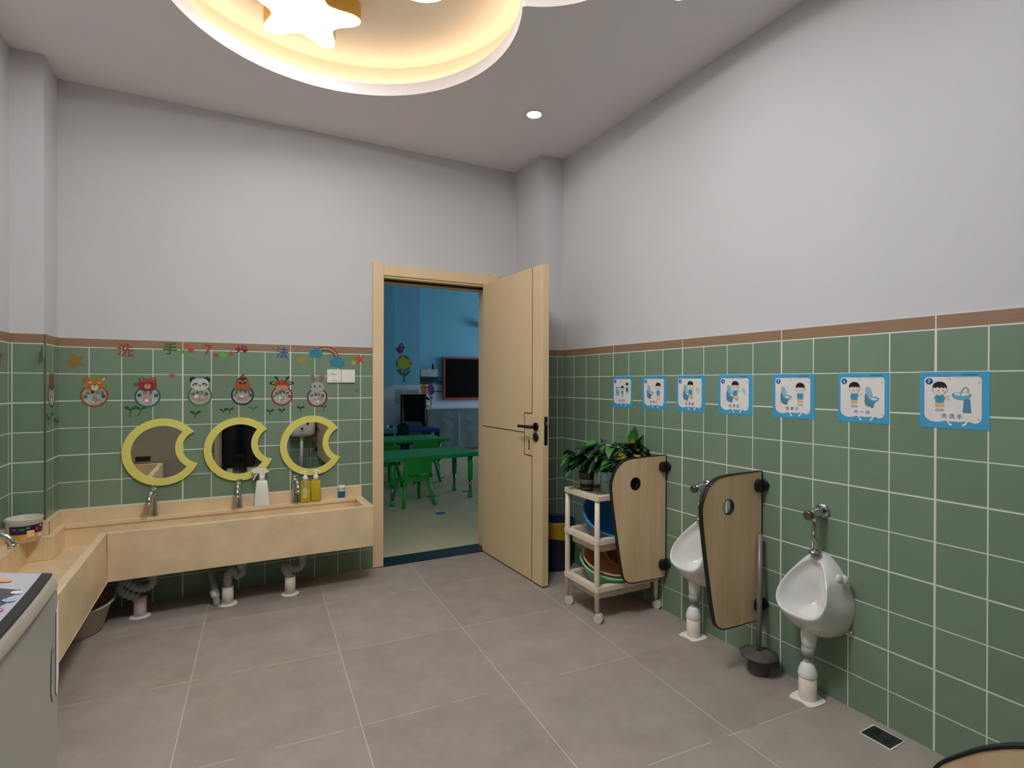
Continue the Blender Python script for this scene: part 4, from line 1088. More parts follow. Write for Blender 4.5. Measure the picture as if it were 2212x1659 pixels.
def yel(st, lf):
    for (b, d, L, W, m) in (((0.03, 0.0, 0.250), (0.05, -.1, 1), 0.130, 0.066, 1), ((0.00, -0.03, 0.235), (-.3, -.4, .9), 0.085, 0.050, 2), ((0.06, 0.0, 0.235), (.5, -.1, .9), 0.10, 0.055, 0), ((0.03, -0.03, 0.23), (-.1, -.3, .6), 0.08, 0.05, 0), ((0.05, .02, .23), (.75, .1, .45), .11, .05, 0)):
        st.tube(bend([(0.01, 0, 0.085), (b[0] * .6, b[1] * .6, b[2] * .6), b], 5), 0.0022, 5)
        leafshape(lf, b, d, L, W, m, 0.05, 0.9)
plant('taller potted plant with a yellow leaf near the wall', (-0.110, -0.885, ZTRAY), pot3, 0.09, 60, 0.085, 0.175, 0.10, 0.050, [M_LEAFD, M_LEAFL, M_LEAFY][:2] + [M_LEAFY], 9, extra=yel, ymin=-0.13)

# bin behind the door
t = thing('waste_bin', 'dark blue plastic waste bin behind the open door', 'bin', (-0.170, -0.160, 0))
mb = MB(); mb.lathe([(0.0001, .0), (0.108, 0), (0.112, .006), (0.138, .325), (0.146, .328), (0.147, .338), (0.138, .340), (0.132, .325), (0.106, .012), (0.0001, .010)], (0, 0, 0), 36); mb.build('bucket', mat('navy_bin_plastic', '#1F2A57', 0.4, var=.05), t, world=False)
cl = MB()
W_, K_ = 9, 12
rows = []
for j in range(K_ + 1):
    f = j / K_
    row = []
    for i in range(W_ + 1):
        q = (i / W_ - .5); a = radians(238 + 62 * (q + .02 * sin(7 * f + i)))
        if f < .25: rr, z = 0.122 + 0.030 * f / .25, 0.3405 + 0.006 * sin(pi * f / .25) - .03 * (1 - f / .25)
        else:
            g = (f - .25) / .75; z = 0.343 - (0.115 + .022 * q) * g; rr = 0.151 - (0.343 - z) * .075 + 0.003 * sin(9 * q + 4 * g)
        row.append((-0.170 + rr * cos(a), -0.160 + rr * sin(a), z))
    rows.append(row)
cl.add([p for r in rows for p in r], [(j * (W_ + 1) + i, j * (W_ + 1) + i + 1, (j + 1) * (W_ + 1) + i + 1, (j + 1) * (W_ + 1) + i) for j in range(K_) for i in range(W_)], 0, True)
tag(cl.build('cleaning_cloth', mat('mustard_cloth', '#B58F1C', 0.9, var=.12, scale=40, bump=.3, bscale=200), solidify=.003), 'mustard yellow cleaning cloth draped over the blue bin rim', 'cloth')

# ================================================================== flat art helpers (stickers, posters)
def am(hexc):
    return mat('print_' + hexc.lstrip('#'), hexc, 0.5, var=0.03)
class Art:
    """layers of flat printed shapes in one mesh; units mm in frame fr"""
    def __init__(s, fr, n0=0.0006, dn=0.00006):
        s.fr = lambda u, v, n: fr(u / 1000.0, v / 1000.0, n); s.mb = MB(); s.mats = []; s.n = n0; s.dn = dn
    def mi(s, h):
        m = h if not isinstance(h, str) else am(h)
        if m not in s.mats: s.mats.append(m)
        return s.mats.index(m)
    def p(s, pts, h, line=None, lw=0.8):
        if line:
            s.n += s.dn; s.mb.flat(grow(pts, lw), s.fr, s.n, s.mi(line))
        s.n += s.dn; s.mb.flat(pts, s.fr, s.n, s.mi(h)); return s
    def e(s, x, y, rx, ry, h, line=None, rot=0.0, lw=0.8, n=22):
        return s.p(circ(x, y, rx, n, ry, 0, radians(rot)), h, line, lw)
    def l(s, pts, w, h):
        s.n += s.dn; s.mb.flat(stroke(pts, w), s.fr, s.n, s.mi(h)); return s
    def ring(s, x, y, r0, r1, h, ry=1.0):
        s.n += s.dn
        s.mb.prism(circ(x, y, r1, 44, r1 * ry), s.fr, None, s.n, s.mi(h), holes=[circ(x, y, r0, 44, r0 * ry)]); return s
    def t(s, body, size, x, y, h, rot=0.0, bold=0.0):
        s.n += s.dn; f = s.fr
        s.mb.text(body, size, f, x, y, s.n, s.mi(h), radians(rot), bold); return s
    def build(s, name, parent=None):
        return s.mb.build(name, s.mats, parent, fixn=False)

INK = '#2A2624'
SKIN = '#E9D9CF'; HAIR = '#17161A'; SHIRT = '#3E97BE'; SHORT = '#E2B878'; TEAL = '#5FA8C4'; TEAL2 = '#86BCD2'; TEALD = '#4C86A3'
def kid(a, x, y, k=1.0, face='r', shirt=SHIRT, shorts=SHORT, sit=False, arms='down', eyes=True):
    """cartoon child; (x, y) = chin, k scale; drawn in mm"""
    q = lambda pts: [(x + px * k, y + py * k) for px, py in pts]
    E = lambda px, py, rx, ry, h, line=None, rot=0: a.e(x + px * k, y + py * k, rx * k, ry * k, h, line, rot, 0.7)
    if sit:
        a.p(q(smooth([(-9, -22), (9, -22), (16, -34), (12, -41), (2, -40), (-6, -34)], 3)), shorts, INK, .6)
        a.p(q(smooth([(1, -38), (15, -40), (15, -44), (0, -43)], 3)), '#B8B4B6', INK, .5)
    else:
        for sx in (-5.5, 5.5):
            a.p(q([(sx - 2.4, -30), (sx + 2.4, -30), (sx + 2.2, -44), (sx - 2.2, -44)]), SKIN, INK, .5)
            a.p(q(smooth([(sx - 4, -43), (sx + 2.5, -43), (sx + 6 if face == 'r' else sx + 4, -47), (sx - 4, -47.5)], 3)), '#AEB2BE', INK, .5)
        a.p(q([(-9.5, -20), (9.5, -20), (11, -34), (1.2, -34.5), (0, -30), (-1.2, -34.5), (-11, -34)]), shorts, INK, .6)
    if arms == 'front':
        for py in (-7, -14):
            a.l(q([(2, py), (14, py + 1), (24, py + 3)]), 4.2 * k, INK); a.l(q([(2, py), (14, py + 1), (23.3, py + 2.9)]), 3.2 * k, SKIN)
    elif arms == 'point':
        a.l(q([(5, -5), (16, -5), (24, -4)]), 4.0 * k, INK); a.l(q([(5, -5), (16, -5), (23.4, -4)]), 3.0 * k, SKIN)
        a.l(q([(-8, -6), (-13, -14), (-12, -22)]), 4.0 * k, INK); a.l(q([(-8, -6), (-13, -14), (-12, -21.5)]), 3.0 * k, SKIN)
    else:
        for sg in (-1, 1):
            a.l(q([(sg * 8, -6), (sg * 12, -14), (sg * 9.5, -22)]), 4.2 * k, INK); a.l(q([(sg * 8, -6), (sg * 12, -14), (sg * 9.5, -21.5)]), 3.2 * k, SKIN)
    a.p(q(smooth([(-5, 0), (5, 0), (11, -5), (13, -12), (10, -14), (9.5, -22), (-9.5, -22), (-10, -14), (-13, -12), (-11, -5)], 3)), shirt, INK, .6)
    a.l(q([(0, -2), (0, -21)]), .7 * k, INK)
    a.p(q([(-4, 0), (0, -4), (4, 0)]), SKIN, INK, .5)
    # head
    for sg in (-1, 1): E(sg * 17, 14, 3.4, 4.4, SKIN, INK)
    a.p(q(smooth([(-16, 22), (-16, 12), (-12, 3), (0, -1), (12, 3), (16, 12), (16, 22), (0, 30)], 4)), SKIN, INK, .7)
    a.p(q(smooth([(-18, 18), (-17, 30), (-8, 38), (3, 39), (13, 35), (18, 26), (17, 17), (14, 22), (9, 19), (5, 23), (0, 19), (-5, 23), (-10, 19), (-14, 22)], 3)), HAIR)
    dx = {'r': 3, 'l': -3, 'c': 0}[face]
    if eyes:
        for sg in (-1, 1):
            E(dx + sg * 6, 12.5, 1.5, 1.9, '#4A3A34'); E(dx + sg * 9, 8, 2.6, 1.6, '#E08A98')
        a.l(q([(dx - 2.5, 6), (dx, 5.2), (dx + 2.5, 6)]), .8 * k, '#6A3A34')
def toilet(a, x, y, k=1.0):
    q = lambda pts: [(x + px * k, y + py * k) for px, py in pts]
    a.p(q(smooth([(-18, 14), (-18, -16), (-4, -24), (6, -26), (8, -14), (14, -6), (-6, 0), (-12, 14)], 3)), TEALD, INK, .7)
    a.p(q(smooth([(-6, -2), (10, -8), (22, -2), (20, 5), (6, 8), (-6, 4)], 4)), TEAL, INK, .7)
    a.e(x + 8 * k, y + 0.5 * k, 10 * k, 4.0 * k, '#CFE2E8', INK, -6)
    a.e(x - 7 * k, y + 20 * k, 8.5 * k, 18 * k, TEAL2, INK, 14)
    a.l(q([(-9, 2), (7, 7)]), 2.2 * k, TEAL2)
def roll(a, x, y, k=1.0):
    q = lambda pts: [(x + px * k, y + py * k) for px, py in pts]
    a.p(q(smooth([(-8, 8), (4, 9), (8, 4), (7, -14), (2, -15), (1, 0), (-8, -2)], 3)), '#A9CDD2', INK, .7)
    a.e(x - 6 * k, y + 3 * k, 4 * k, 6.5 * k, '#D8E4E6', INK); a.e(x - 6 * k, y + 3 * k, 1.6 * k, 2.6 * k, '#6A6E70')

CAPS = ['排排队', '脱裤子', '拉臭臭', '擦屁屁', '穿裤子', '冲一冲', '洗洗手']
WHO = ['two children queuing at a blue door', 'a child beside an open toilet, step two', 'a child sitting on the toilet near a paper roll', 'a seated child reaching for toilet paper', 'a child in shorts next to a toilet, step five', 'a child pointing at the toilet to flush it', 'a child washing hands at a pedestal basin']
YC = [-0.6925, -0.979, -1.2575, -1.548, -1.8575, -2.1535, -2.453]
WD = [195, 202, 205, 204, 199, 193, 202]
for i in range(7):
    yc, zc = YC[i], 1.2385
    t = thing('toilet_routine_poster', 'blue poster number %s showing %s' % (['one', 'two', 'three', 'four', 'five', 'six', 'seven'][i], WHO[i]), 'poster', (0, yc, zc), group='seven toilet routine posters on the right wall')
    W = WD[i] / 2; fr = FR_RIGHT(yc, zc)
    mb = MB(); mb.prism(rrect(-W / 1000, W / 1000, -0.0975, 0.0975, 0.002), fr, 0.0003, 0.0011); mb.build('sheet', am('#3FA0CC'), t)
    a = Art(fr, 0.00112, .00002); pan = rrect(-87, 80, -67, 81, 12, 6)
    # dripping lower edge
    low = smooth_open([(-87, -52), (-82, -64), (-66, -75), (-44, -77), (-26, -72), (-18, -74), (-12, -86), (-4, -87), (-5, -81), (-11, -78), (-10, -73), (14, -74), (34, -72), (32, -78), (25, -82), (26, -87), (35, -85), (44, -72), (60, -77), (74, -72), (80, -60)], 3)
    up = [p for p in pan if p[1] > 20]
    # up runs right-top -> left-top ; join with the drip line left -> right
    a.p(up + low, '#E4DEDA', INK, 0.7); a.build('panel', t)
    for ln in (([(27, 87.5), (70, 87.5)], 4.0, '#1E7A7C', 'title_bar'), ([(-52, 83), (-10, 83)], 1.0, '#22506A', 'border_line'), ([(10, 77.5), (58, 77.5)], .7, INK, 'border_line')):
        a2 = Art(fr, a.n + .00006, .00002); a2.l(*ln[:3]); a2.build(ln[3], t)
    for (px, py, r) in ((-13, 74, 4), (73, 60, 3), (73, -63, 2.6)):
        a2 = Art(fr, a.n + .00006, .00002); a2.e(px, py, r, r, '#E4DEDA', INK); a2.build('bubble', t)
    a3 = Art(fr, a.n + .00006, .00002); a3.e(-72, 65, 11.5, 11.5, '#1E4F9E', '#E4DEDA'); a3.t(str(i + 1), 17, -72, 65, '#EDEBEA', 0, .3); a3.build('number_badge', t)
    a4 = Art(fr, a.n + .00006, .00002); a4.t(CAPS[i][0], 17, -27, -55, '#1F4B8F', 0, .25); a4.t(CAPS[i][1], 17, -4, -55, '#1F4B8F', 0, .25); a4.t(CAPS[i][2], 17, 18, -56, '#1F4B8F', 0, .25); a4.build('caption', t)
    d = Art(fr, a.n + .00006, .00002)
    if i == 0:
        d.p([(-62, -22), (-32, -22), (-32, 30), (-62, 30)], TEAL, INK); d.p([(-50, 6), (-37, 6), (-37, 24), (-50, 24)], '#E4E4E0', INK, .5); d.build('door_drawing', t)
        d = Art(fr, a.n + .0003, .00002); kid(d, 44, 26, 0.80, 'l', '#2B4E79', '#8E3A34'); kid(d, 0, 6, 0.80, 'l'); d.build('children_drawing', t)
    elif i in (1, 4):
        toilet(d, -36, -6 if i == 4 else -4, 1.25); d.build('toilet_drawing', t)
        d = Art(fr, a.n + .0003, .00002); kid(d, 34, 14, 1.15, 'c', eyes=True); d.build('child_drawing', t)
    elif i in (2, 3):
        toilet(d, -24, -4, 1.35); d.build('toilet_drawing', t)
        d = Art(fr, a.n + .0003, .00002); kid(d, 2, 22, 1.15, 'r', sit=True, arms='down' if i == 2 else 'point'); d.build('child_drawing', t)
        d = Art(fr, a.n + .0003, .00002); roll(d, 52, 18, 1.2); d.build('paper_roll_drawing', t)
    elif i == 5:
        toilet(d, 32, -4, 1.25); d.build('toilet_drawing', t)
        d = Art(fr, a.n + .0003, .00002); kid(d, -32, 18, 1.15, 'r', arms='point'); d.build('child_drawing', t)
    else:
        d.p([(31, 4), (20 + 27, 4), (51, -42), (28, -42)], TEALD, INK); d.p(smooth([(-2, 22), (16, 26), (34, 26), (50, 20), (46, 8), (32, 2), (14, 3), (0, 10)], 4), TEAL, INK)
        d.e(24, 21, 22, 6, '#D2E0E4', INK); d.l(smooth_open([(20, 18), (26, 34), (34, 44), (42, 38), (42, 26)], 4), 4.6, INK); d.l(smooth_open([(20, 18), (26, 34), (34, 44), (42, 38), (42, 26)], 4), 3.0, '#A9AEB2'); d.build('basin_drawing', t)
        d = Art(fr, a.n + .0003, .00002); kid(d, -40, 18, 1.18, 'r', arms='front'); d.build('child_drawing', t)

# ================================================================== wall stickers over the sink
FILM = clear_mat('frosted_sticker_film', '#D9DDD6', 0.42, 0.5)
def hands(a, kind):
    B = '#A98F80'; P = '#D9A59A'
    if kind == 0:
        a.p(smooth([(-8, -40), (-2, -8), (6, -14), (14, -24), (34, -40), (30, -46), (-2, -44)], 3), '#8E8A84', INK, .5); a.p(smooth([(-14, -42), (0, -38), (2, -50), (-10, -52)], 3), P); a.p(smooth([(12, -42), (28, -40), (26, -48), (10, -50)], 3), P)
    elif kind == 1:
        a.p(smooth([(-24, -40), (-14, -8), (-4, 6), (6, 2), (16, -4), (14, -20), (20, -40), (0, -46)], 3), B, INK, .5); a.e(-4, -34, 10, 9, '#DADCD8'); a.p([(-30, -40), (-12, -40), (-14, -47), (-28, -47)], P); a.p([(8, -40), (26, -40), (24, -47), (10, -47)], P)
    elif kind == 2:
        a.p(smooth([(-44, -14), (-26, -16), (-8, -26), (8, -16), (40, -14), (38, -34), (6, -42), (-20, -40), (-42, -32)], 3), B, INK, .5); a.e(-18, -14, 13, 11, '#C9D2CB', INK); a.e(12, -20, 6, 5, '#C9D2CB', INK); a.l([(-8, -26), (0, -34), (14, -26)], 1.2, INK)
    elif kind == 3:
        a.p(smooth([(-34, -24), (-14, -22), (6, -22), (34, -14), (34, -42), (10, -44), (-30, -40)], 3), B, INK, .5); a.e(-4, -18, 9, 7, '#C9D2CB'); a.l([(-28, -34), (20, -34)], .9, INK); a.l([(-28, -29), (10, -28)], .9, INK)
    elif kind == 4:
        a.p(smooth([(-26, -28), (-12, -6), (4, 2), (4, -16), (26, -14), (28, -30), (0, -36)], 3), B, INK, .5); a.e(-12, -24, 11, 10, '#C9D2CB', INK); a.e(20, -24, 7, 6, '#C9D2CB', INK); a.p([(-24, -38), (-8, -38), (-14, -50), (-26, -46)], P); a.p([(8, -38), (28, -38), (22, -48), (14, -48)], P)
    else:
        a.p(smooth([(-34, -28), (-16, -16), (4, -20), (18, -8), (40, -10), (36, -26), (10, -34), (-10, -32)], 3), B, INK, .5); a.p(smooth([(-36, -34), (-6, -32), (-8, -48), (-26, -46)], 3), P, INK, .4); a.e(4, -38, 10, 9, '#DADCD8', INK); a.l([(14, -14), (34, -16)], .8, INK); a.l([(14, -18), (32, -21)], .8, INK)

def ring_sticker(lab, fr, loc, ringhex, head, chars, kind, R=65, sx=1.0):
    t = thing('animal_sticker', lab, 'sticker', loc, group='animal hand-washing stickers above the mirrors')
    mb = MB(); f2 = lambda u, v, n: fr(u * sx, v, n)
    mb.flat(circ(0, -0.018, (R - 4) / 1000, 40), f2, 0.0004, 0); mb.build('film', FILM, t, fixn=False)
    a = Art(f2, 0.0005); a.ring(0, -18, R - 10, R, ringhex); a.build('ring', t)
    if kind is not None:
        h = Art(lambda u, v, n: f2(u, v - 0.008, n), 0.0006); hands(h, kind); h.build('hands_drawing', t)
    if chars:
        c = Art(f2, 0.0008)
        for (ch, px, py, ro) in chars: c.t(ch, 20, px, py, '#1C1A1A', ro, .35)
        c.build('lettering', t)
    hd = Art(f2, 0.0014); head(hd); hd.build('animal_head', t)
def fox(a):
    c = '#B5772E'
    a.p(smooth([(-52, 60), (-50, 84), (-36, 90), (-22, 82), (-26, 58)], 3), '#A66A28', INK, .6)
    a.p([(20, 72), (48, 96), (52, 92), (46, 62)], c, INK, .8); a.p([(36, 72), (48, 86), (44, 64)], '#D8CFC4')
    a.p(smooth([(-42, 24), (-42, 52), (-30, 76), (0, 84), (30, 76), (44, 54), (44, 26), (20, 12), (0, 9), (-24, 12)], 4), c, None)
    a.p(smooth([(-14, 34), (2, 46), (18, 34), (14, 18), (2, 12), (-10, 18)], 4), '#D9C9B4'); a.e(2, 42, 5, 3.6, '#201816')
    for sx in (-1, 1):
        a.l(smooth_open([(sx * 14 + 2, 48), (sx * 21 + 2, 45), (sx * 27 + 2, 48)], 3), 2.2, INK); a.p(smooth([(sx * 12 + 2, 54), (sx * 24 + 2, 60), (sx * 28 + 2, 54), (sx * 18 + 2, 51)], 3), '#D9C9B4'); a.e(sx * 26 + 2, 30, 8, 5, '#A85A2A')
    a.l(smooth_open([(-6, 32), (-2, 29), (2, 34), (6, 29), (10, 32)], 3), 1.4, INK)
def bear(a):
    c = '#8E2F22'
    a.p(smooth([(-36, 56), (-62, 62), (-70, 50), (-60, 40), (-36, 50)], 3), '#6E5A50', INK, .6)
    for sx in (-1, 1): a.e(sx * 28, 82, 13, 11, c, INK); a.e(sx * 28, 81, 8, 7, '#D9A9A0')
    a.p(smooth([(-42, 34), (-43, 62), (-36, 80), (0, 84), (36, 80), (43, 62), (42, 34), (26, 18), (0, 14), (-26, 18)], 4), c, INK, .6)
    a.p(smooth([(-40, 66), (-36, 79), (0, 83), (36, 79), (40, 66), (0, 72)], 3), '#A0372A')
    for k in range(-4, 5): a.l([(k * 8 - 1.5, 70 + 3 - abs(k) * .9), (k * 8 + 1.5, 76 - abs(k) * .9)], 2.0, '#E0CFC4')
    a.e(0, 42, 16, 15, '#C79484'); a.e(0, 50, 4.5, 3, '#201816'); a.e(-21, 56, 3, 3, '#201816'); a.e(21, 56, 3, 3, '#201816'); a.l([(0, 48), (0, 42)], 1.2, INK)
def panda(a):
    for sx in (-1, 1): a.e(sx * 38, 78, 17, 17, '#151515')
    a.p(smooth([(-46, 34), (-46, 58), (-34, 80), (0, 86), (34, 80), (46, 58), (46, 34), (24, 16), (0, 13), (-24, 16)], 4), '#C2C2BA', '#55554F', .8)
    for sx in (-1, 1): a.e(sx * 26, 50, 14, 8, '#151515', None, sx * -22); a.e(sx * 26, 48, 7, 3, '#C9C9C4', None, sx * -22); a.e(sx * 34, 32, 7, 4, '#C2A2A2')
    a.e(0, 44, 7, 3.6, '#151515')
def owl(a):
    c = '#96592E'
    a.l(smooth_open([(-2, 92), (-3, 104), (8, 108)], 4), 5, '#1F3A26'); a.e(4, 107, 8, 4, '#1F3A26', None, 30)
    a.p(smooth([(-43, 14), (-42, 44), (-36, 70), (-20, 90), (0, 95), (20, 90), (36, 70), (42, 44), (43, 14), (0, 11)], 4), c, INK, .6)
    a.p(smooth([(-24, 86), (0, 96), (24, 86), (10, 74), (0, 62), (-10, 74)], 3), '#5A1F28'); a.p([(-36, 68), (-24, 84), (-16, 82)], '#201816'); a.p([(36, 68), (24, 84), (16, 82)], '#201816')
    a.l([(-24, 78), (0, 62), (24, 78)], 3, '#C99A6A')
    for sx in (-1, 1): a.e(sx * 13, 58, 8, 8, '#141014'); a.e(sx * 13 - 2, 60, 2, 2, '#7A7A7A'); a.e(sx * 27, 50, 6, 4, '#B5503C')
    a.p([(-4, 56), (4, 56), (0, 44)], '#141014')
    for k in range(-6, 7): a.p([(k * 6.4 - 3, 16), (k * 6.4 + 3, 16), (k * 6.4, 8)], '#7E4622')
def deer(a):
    c = '#9A4524'
    for sx in (-1, 1):
        a.l([(sx * 22, 80), (sx * 36, 96), (sx * 44, 108)], 8, '#14120F'); a.l([(sx * 30, 92), (sx * 28, 106)], 7, '#14120F')
        a.p(smooth([(sx * 36, 62), (sx * 48, 74), (sx * 64, 72), (sx * 74, 62), (sx * 60, 54), (sx * 42, 54)], 3), '#17120E'); a.p(smooth([(sx * 38, 62), (sx * 50, 68), (sx * 62, 64), (sx * 52, 58)], 3), '#C79A5E')
    a.p(smooth([(-42, 34), (-40, 54), (-30, 76), (0, 84), (30, 76), (40, 54), (42, 34), (28, 18), (0, 11), (-28, 18)], 4), c, INK, .6)
    a.p(smooth([(-40, 34), (-28, 46), (0, 50), (28, 46), (40, 34), (26, 18), (0, 11), (-26, 18)], 4), '#B08C5E')
    a.e(-20, 64, 5, 4, '#141014'); a.e(17, 65, 5, 4, '#141014'); a.p(smooth([(-6, 22), (8, 22), (6, 14), (-4, 14)], 3), '#B5432E', INK, .6)
def rabbit(a):
    for sx in (-1, 1):
        a.p(smooth([(sx * 10, 78), (sx * 36, 96), (sx * 42, 118), (sx * 34, 136), (sx * 22, 130), (sx * 14, 104)], 4), '#6F8478', INK, .5); a.p(smooth([(sx * 15, 82), (sx * 32, 98), (sx * 36, 116), (sx * 30, 128), (sx * 23, 122), (sx * 18, 104)], 4), '#A8564E')
    a.p(smooth([(-44, 42), (-38, 64), (-22, 80), (0, 86), (22, 80), (38, 64), (44, 42), (34, 24), (0, 16), (-34, 24)], 4), '#A2A89E', INK, .6)
    a.e(-16, 54, 4.5, 8.5, '#101010'); a.e(16, 55, 4.5, 8.5, '#101010'); a.e(-24, 42, 8, 4.5, '#C58A7E'); a.e(24, 42, 8, 4.5, '#C58A7E'); a.e(-40, 50, 3, 6, INK)
def squirrel(a):
    a.p(smooth([(-30, 24), (-36, 70), (-22, 92), (22, 92), (36, 70), (30, 24), (0, 6)], 4), '#8A4A32', INK, .8); a.p([(-34, 84), (-24, 108), (-14, 90)], '#5F6A60'); a.p([(34, 84), (24, 108), (14, 90)], '#5F6A60'); a.e(0, 22, 8, 6, '#3A2018')
Q = [(-2.872, 1.233, '#9C4A34', fox, [('指', -42, -22, 0), ('尖', -30, -3, 8), ('掌', -8, 2, 3), ('心', 14, 2, -3), ('互', 36, -3, -8), ('搓', 42, -22, 0)], 0, 'brown fox hand-washing sticker, first of the row on the back wall'),
     (-2.622, 1.226, '#1F6A70', bear, [('掌', -40, -10, 10), ('心', -14, 6, 5), ('互', 18, 6, -5), ('搓', 42, -12, -10)], 1, 'red bear hand-washing sticker with teal ring'),
     (-2.357, 1.229, '#3F7A2E', panda, [('指', -36, -8, 8), ('背', -12, 0, 3), ('互', 10, 0, -3), ('搓', 34, -8, -8)], 2, 'panda hand-washing sticker with green ring'),
     (-2.125, 1.231, '#23222E', owl, [('手', -44, -20, 0), ('指', -32, -2, 6), ('交', -10, 3, 2), ('错', 14, 3, -2), ('互', 36, -2, -6), ('搓', 44, -20, 0)], 3, 'brown owl hand-washing sticker with dark ring'),
     (-1.897, 1.224, '#8E2E26', deer, [('拇', -44, -24, 0), ('指', -32, -3, 6), ('旋', -11, 2, 2), ('转', 11, 2, -2), ('揉', 33, -3, -6), ('搓', 44, -22, 0)], 4, 'reindeer hand-washing sticker with black antlers and red ring'),
     (-1.680, 1.212, '#7A1F2C', rabbit, [('手', -34, -8, 6), ('腕', -11, 0, 2), ('互', 11, 0, -2), ('搓', 34, -6, -6)], 5, 'grey rabbit hand-washing sticker with pink ears')]
for (x, z, rh, hd, ch, kind, lab) in Q:
    ring_sticker(lab, FR_BACK(x, z), (x, D, z), rh, hd, ch, kind)
FR_SIDE = lambda y, z: frame((-3.03, y, z), (0, 1, 0), (0, 0, 1), (1, 0, 0))
ring_sticker('squirrel hand-washing sticker on the narrow column side at far left', FR_SIDE(0.262, 1.240), (-3.03, 0.262, 1.240), '#4A3040', squirrel, None, 1)

def sticker(name, lab, cat, fr, loc, fn, group):
    a = Art(fr, 0.0004); fn(a); o = a.build(name)
    # move origin to the sticker
    o.location = loc
    inv = Matrix.Translation(Vector(loc)).inverted()
    o.data.transform(inv)
    return tag(o, lab, cat, group)
TITLE = [('洗', -2.729, 1.476, '#8F4A26', 78, 'orange-brown character for wash, first of the title over the mirrors'), ('手', -2.510, 1.491, '#28662D', 74, 'green character for hand in the title on the brown border'),
         ('7', -2.313, 1.489, '#9A4024', 82, 'orange number seven in the title on the brown border'), ('步', -2.130, 1.490, '#8C2440', 76, 'crimson character for step in the title on the brown border'),
         ('法', -1.897, 1.485, '#2A5E86', 76, 'blue character for method, last of the title over the mirrors')]
for (ch, x, z, h, sz, lab) in TITLE:
    sticker('lettering_sticker', lab, 'lettering', FR_BACK(x, z), (x, D, z), lambda a: a.t(ch, sz, 0, 0, h, -3, 1.8), 'wall title lettering over the mirrors')
STARS = [(-2.957, 1.408, 50, '#94762F', 20, 'large ochre star sticker at the left end above the fox'), (-1.780, 1.437, 38, '#A08838', 8, 'ochre star sticker below the left end of the rainbow'), (-1.725, 1.412, 22, '#5C9A3A', 4, 'small green star sticker beside the ochre one under the rainbow'),
         (-1.404, 1.452, 38, '#B5502C', 12, 'large orange star sticker right of the rainbow'), (-1.443, 1.428, 24, '#B0A83A', 10, 'small yellow star sticker right of the rainbow, touching the orange one'), (-2.500, 1.329, 21, '#A8582E', 2, 'small orange star sticker between bear and panda'),
         (-1.421, 1.236, 17, '#8E5A34', 14, 'tiny brown star sticker below the light switch'), (-2.450, 1.474, 23, '#5AA03A', 16, 'green star sticker right of the hand character'), (-2.424, 1.513, 19, '#C0503C', 8, 'small red star sticker high on the border after the hand character'), (-2.405, 1.483, 22, '#A8502C', 0, 'brown-orange star sticker next to the green one before the seven'),
         (-2.273, 1.457, 19, '#B03A44', 12, 'small red star sticker after the number seven'), (-2.233, 1.462, 26, '#6AAE3A', 6, 'bright green star sticker between seven and step'), (-2.187, 1.470, 20, '#9A5A34', 10, 'brown star sticker just before the step character')]
for (x, z, r, h, ro, lab) in STARS:
    sticker('star_sticker', lab, 'sticker', FR_BACK(x, z), (x, D, z), lambda a: a.p(starpts(0, 0, r, r * .45, radians(90 + ro)), h, '#5A4A30', .5), 'star stickers on the back wall')
sticker('star_sticker', 'red star sticker on the left wall, cut by the photo edge', 'sticker', frame((XL, -0.005, 1.414), (0, 1, 0), (0, 0, 1), (1, 0, 0)), (XL, -0.005, 1.414), lambda a: a.p(starpts(0, 0, 55, 25, radians(80)), '#9A4030', '#5A3A30', .5), 'star stickers')
sticker('leaf_sticker', 'pale green blob sticker high on the column side at far left', 'sticker', FR_SIDE(0.125, 1.445), (-3.03, 0.125, 1.445), lambda a: a.e(0, 0, 40, 20, '#5FA048', None, 80), 'sprout stickers')
def sprout(a, h, s, lean, long):
    a.l(smooth_open([(lean * 12 * s, -26 * s * long), (lean * 2 * s, -8 * s), (0, 0)], 3), 5.0 * s, h)
    a.p(smooth([(0, -4 * s), (-14 * s, -1 * s), (-24 * s, 6 * s), (-22 * s, 13 * s), (-8 * s, 11 * s)], 3), h); a.p(smooth([(0, -4 * s), (8 * s, 11 * s), (22 * s, 14 * s), (25 * s, 6 * s), (12 * s, -2 * s)], 3), h)
SPR = [(-2.704, 1.135, '#1F5A28', 1.25, -.2, 1.4, 'tall dark sprout sticker, left one of the pair under the bear'), (-2.655, 1.136, '#245E2C', 1.15, -.9, 1.4, 'leaning dark sprout sticker, right one of the pair under the bear'), (-2.380, 1.103, '#1A5030', 1.15, -.4, 1.0, 'sprout sticker under the panda'),
       (-2.232, 1.117, '#153A1E', .85, .0, .7, 'small dark sprout sticker, left of the pair under the owl'), (-2.198, 1.121, '#1A4A22', .95, .1, 1.0, 'dark sprout sticker, right of the pair under the owl'), (-2.066, 1.126, '#3F7A2E', 1.05, 0, .7, 'light green sprout sticker between owl and reindeer'),
       (-1.966, 1.107, '#1F4F2C', .95, -.3, .9, 'sprout sticker under the left side of the reindeer'), (-1.898, 1.110, '#153A1E', .85, -.1, .8, 'small sprout sticker under the right side of the reindeer'), (-1.784, 1.124, '#143A1E', .95, 0, 1.1, 'dark sprout sticker between reindeer and rabbit'), (-1.640, 1.128, '#1E5E2A', .9, .1, 1.4, 'thin tall sprout sticker under the rabbit')]
for (x, z, h, s_, le, lo_, lab) in SPR:
    sticker('sprout_sticker', lab, 'sticker', FR_BACK(x, z), (x, D, z), lambda a: sprout(a, h, s_, le, lo_), 'sprout stickers on the tiles')
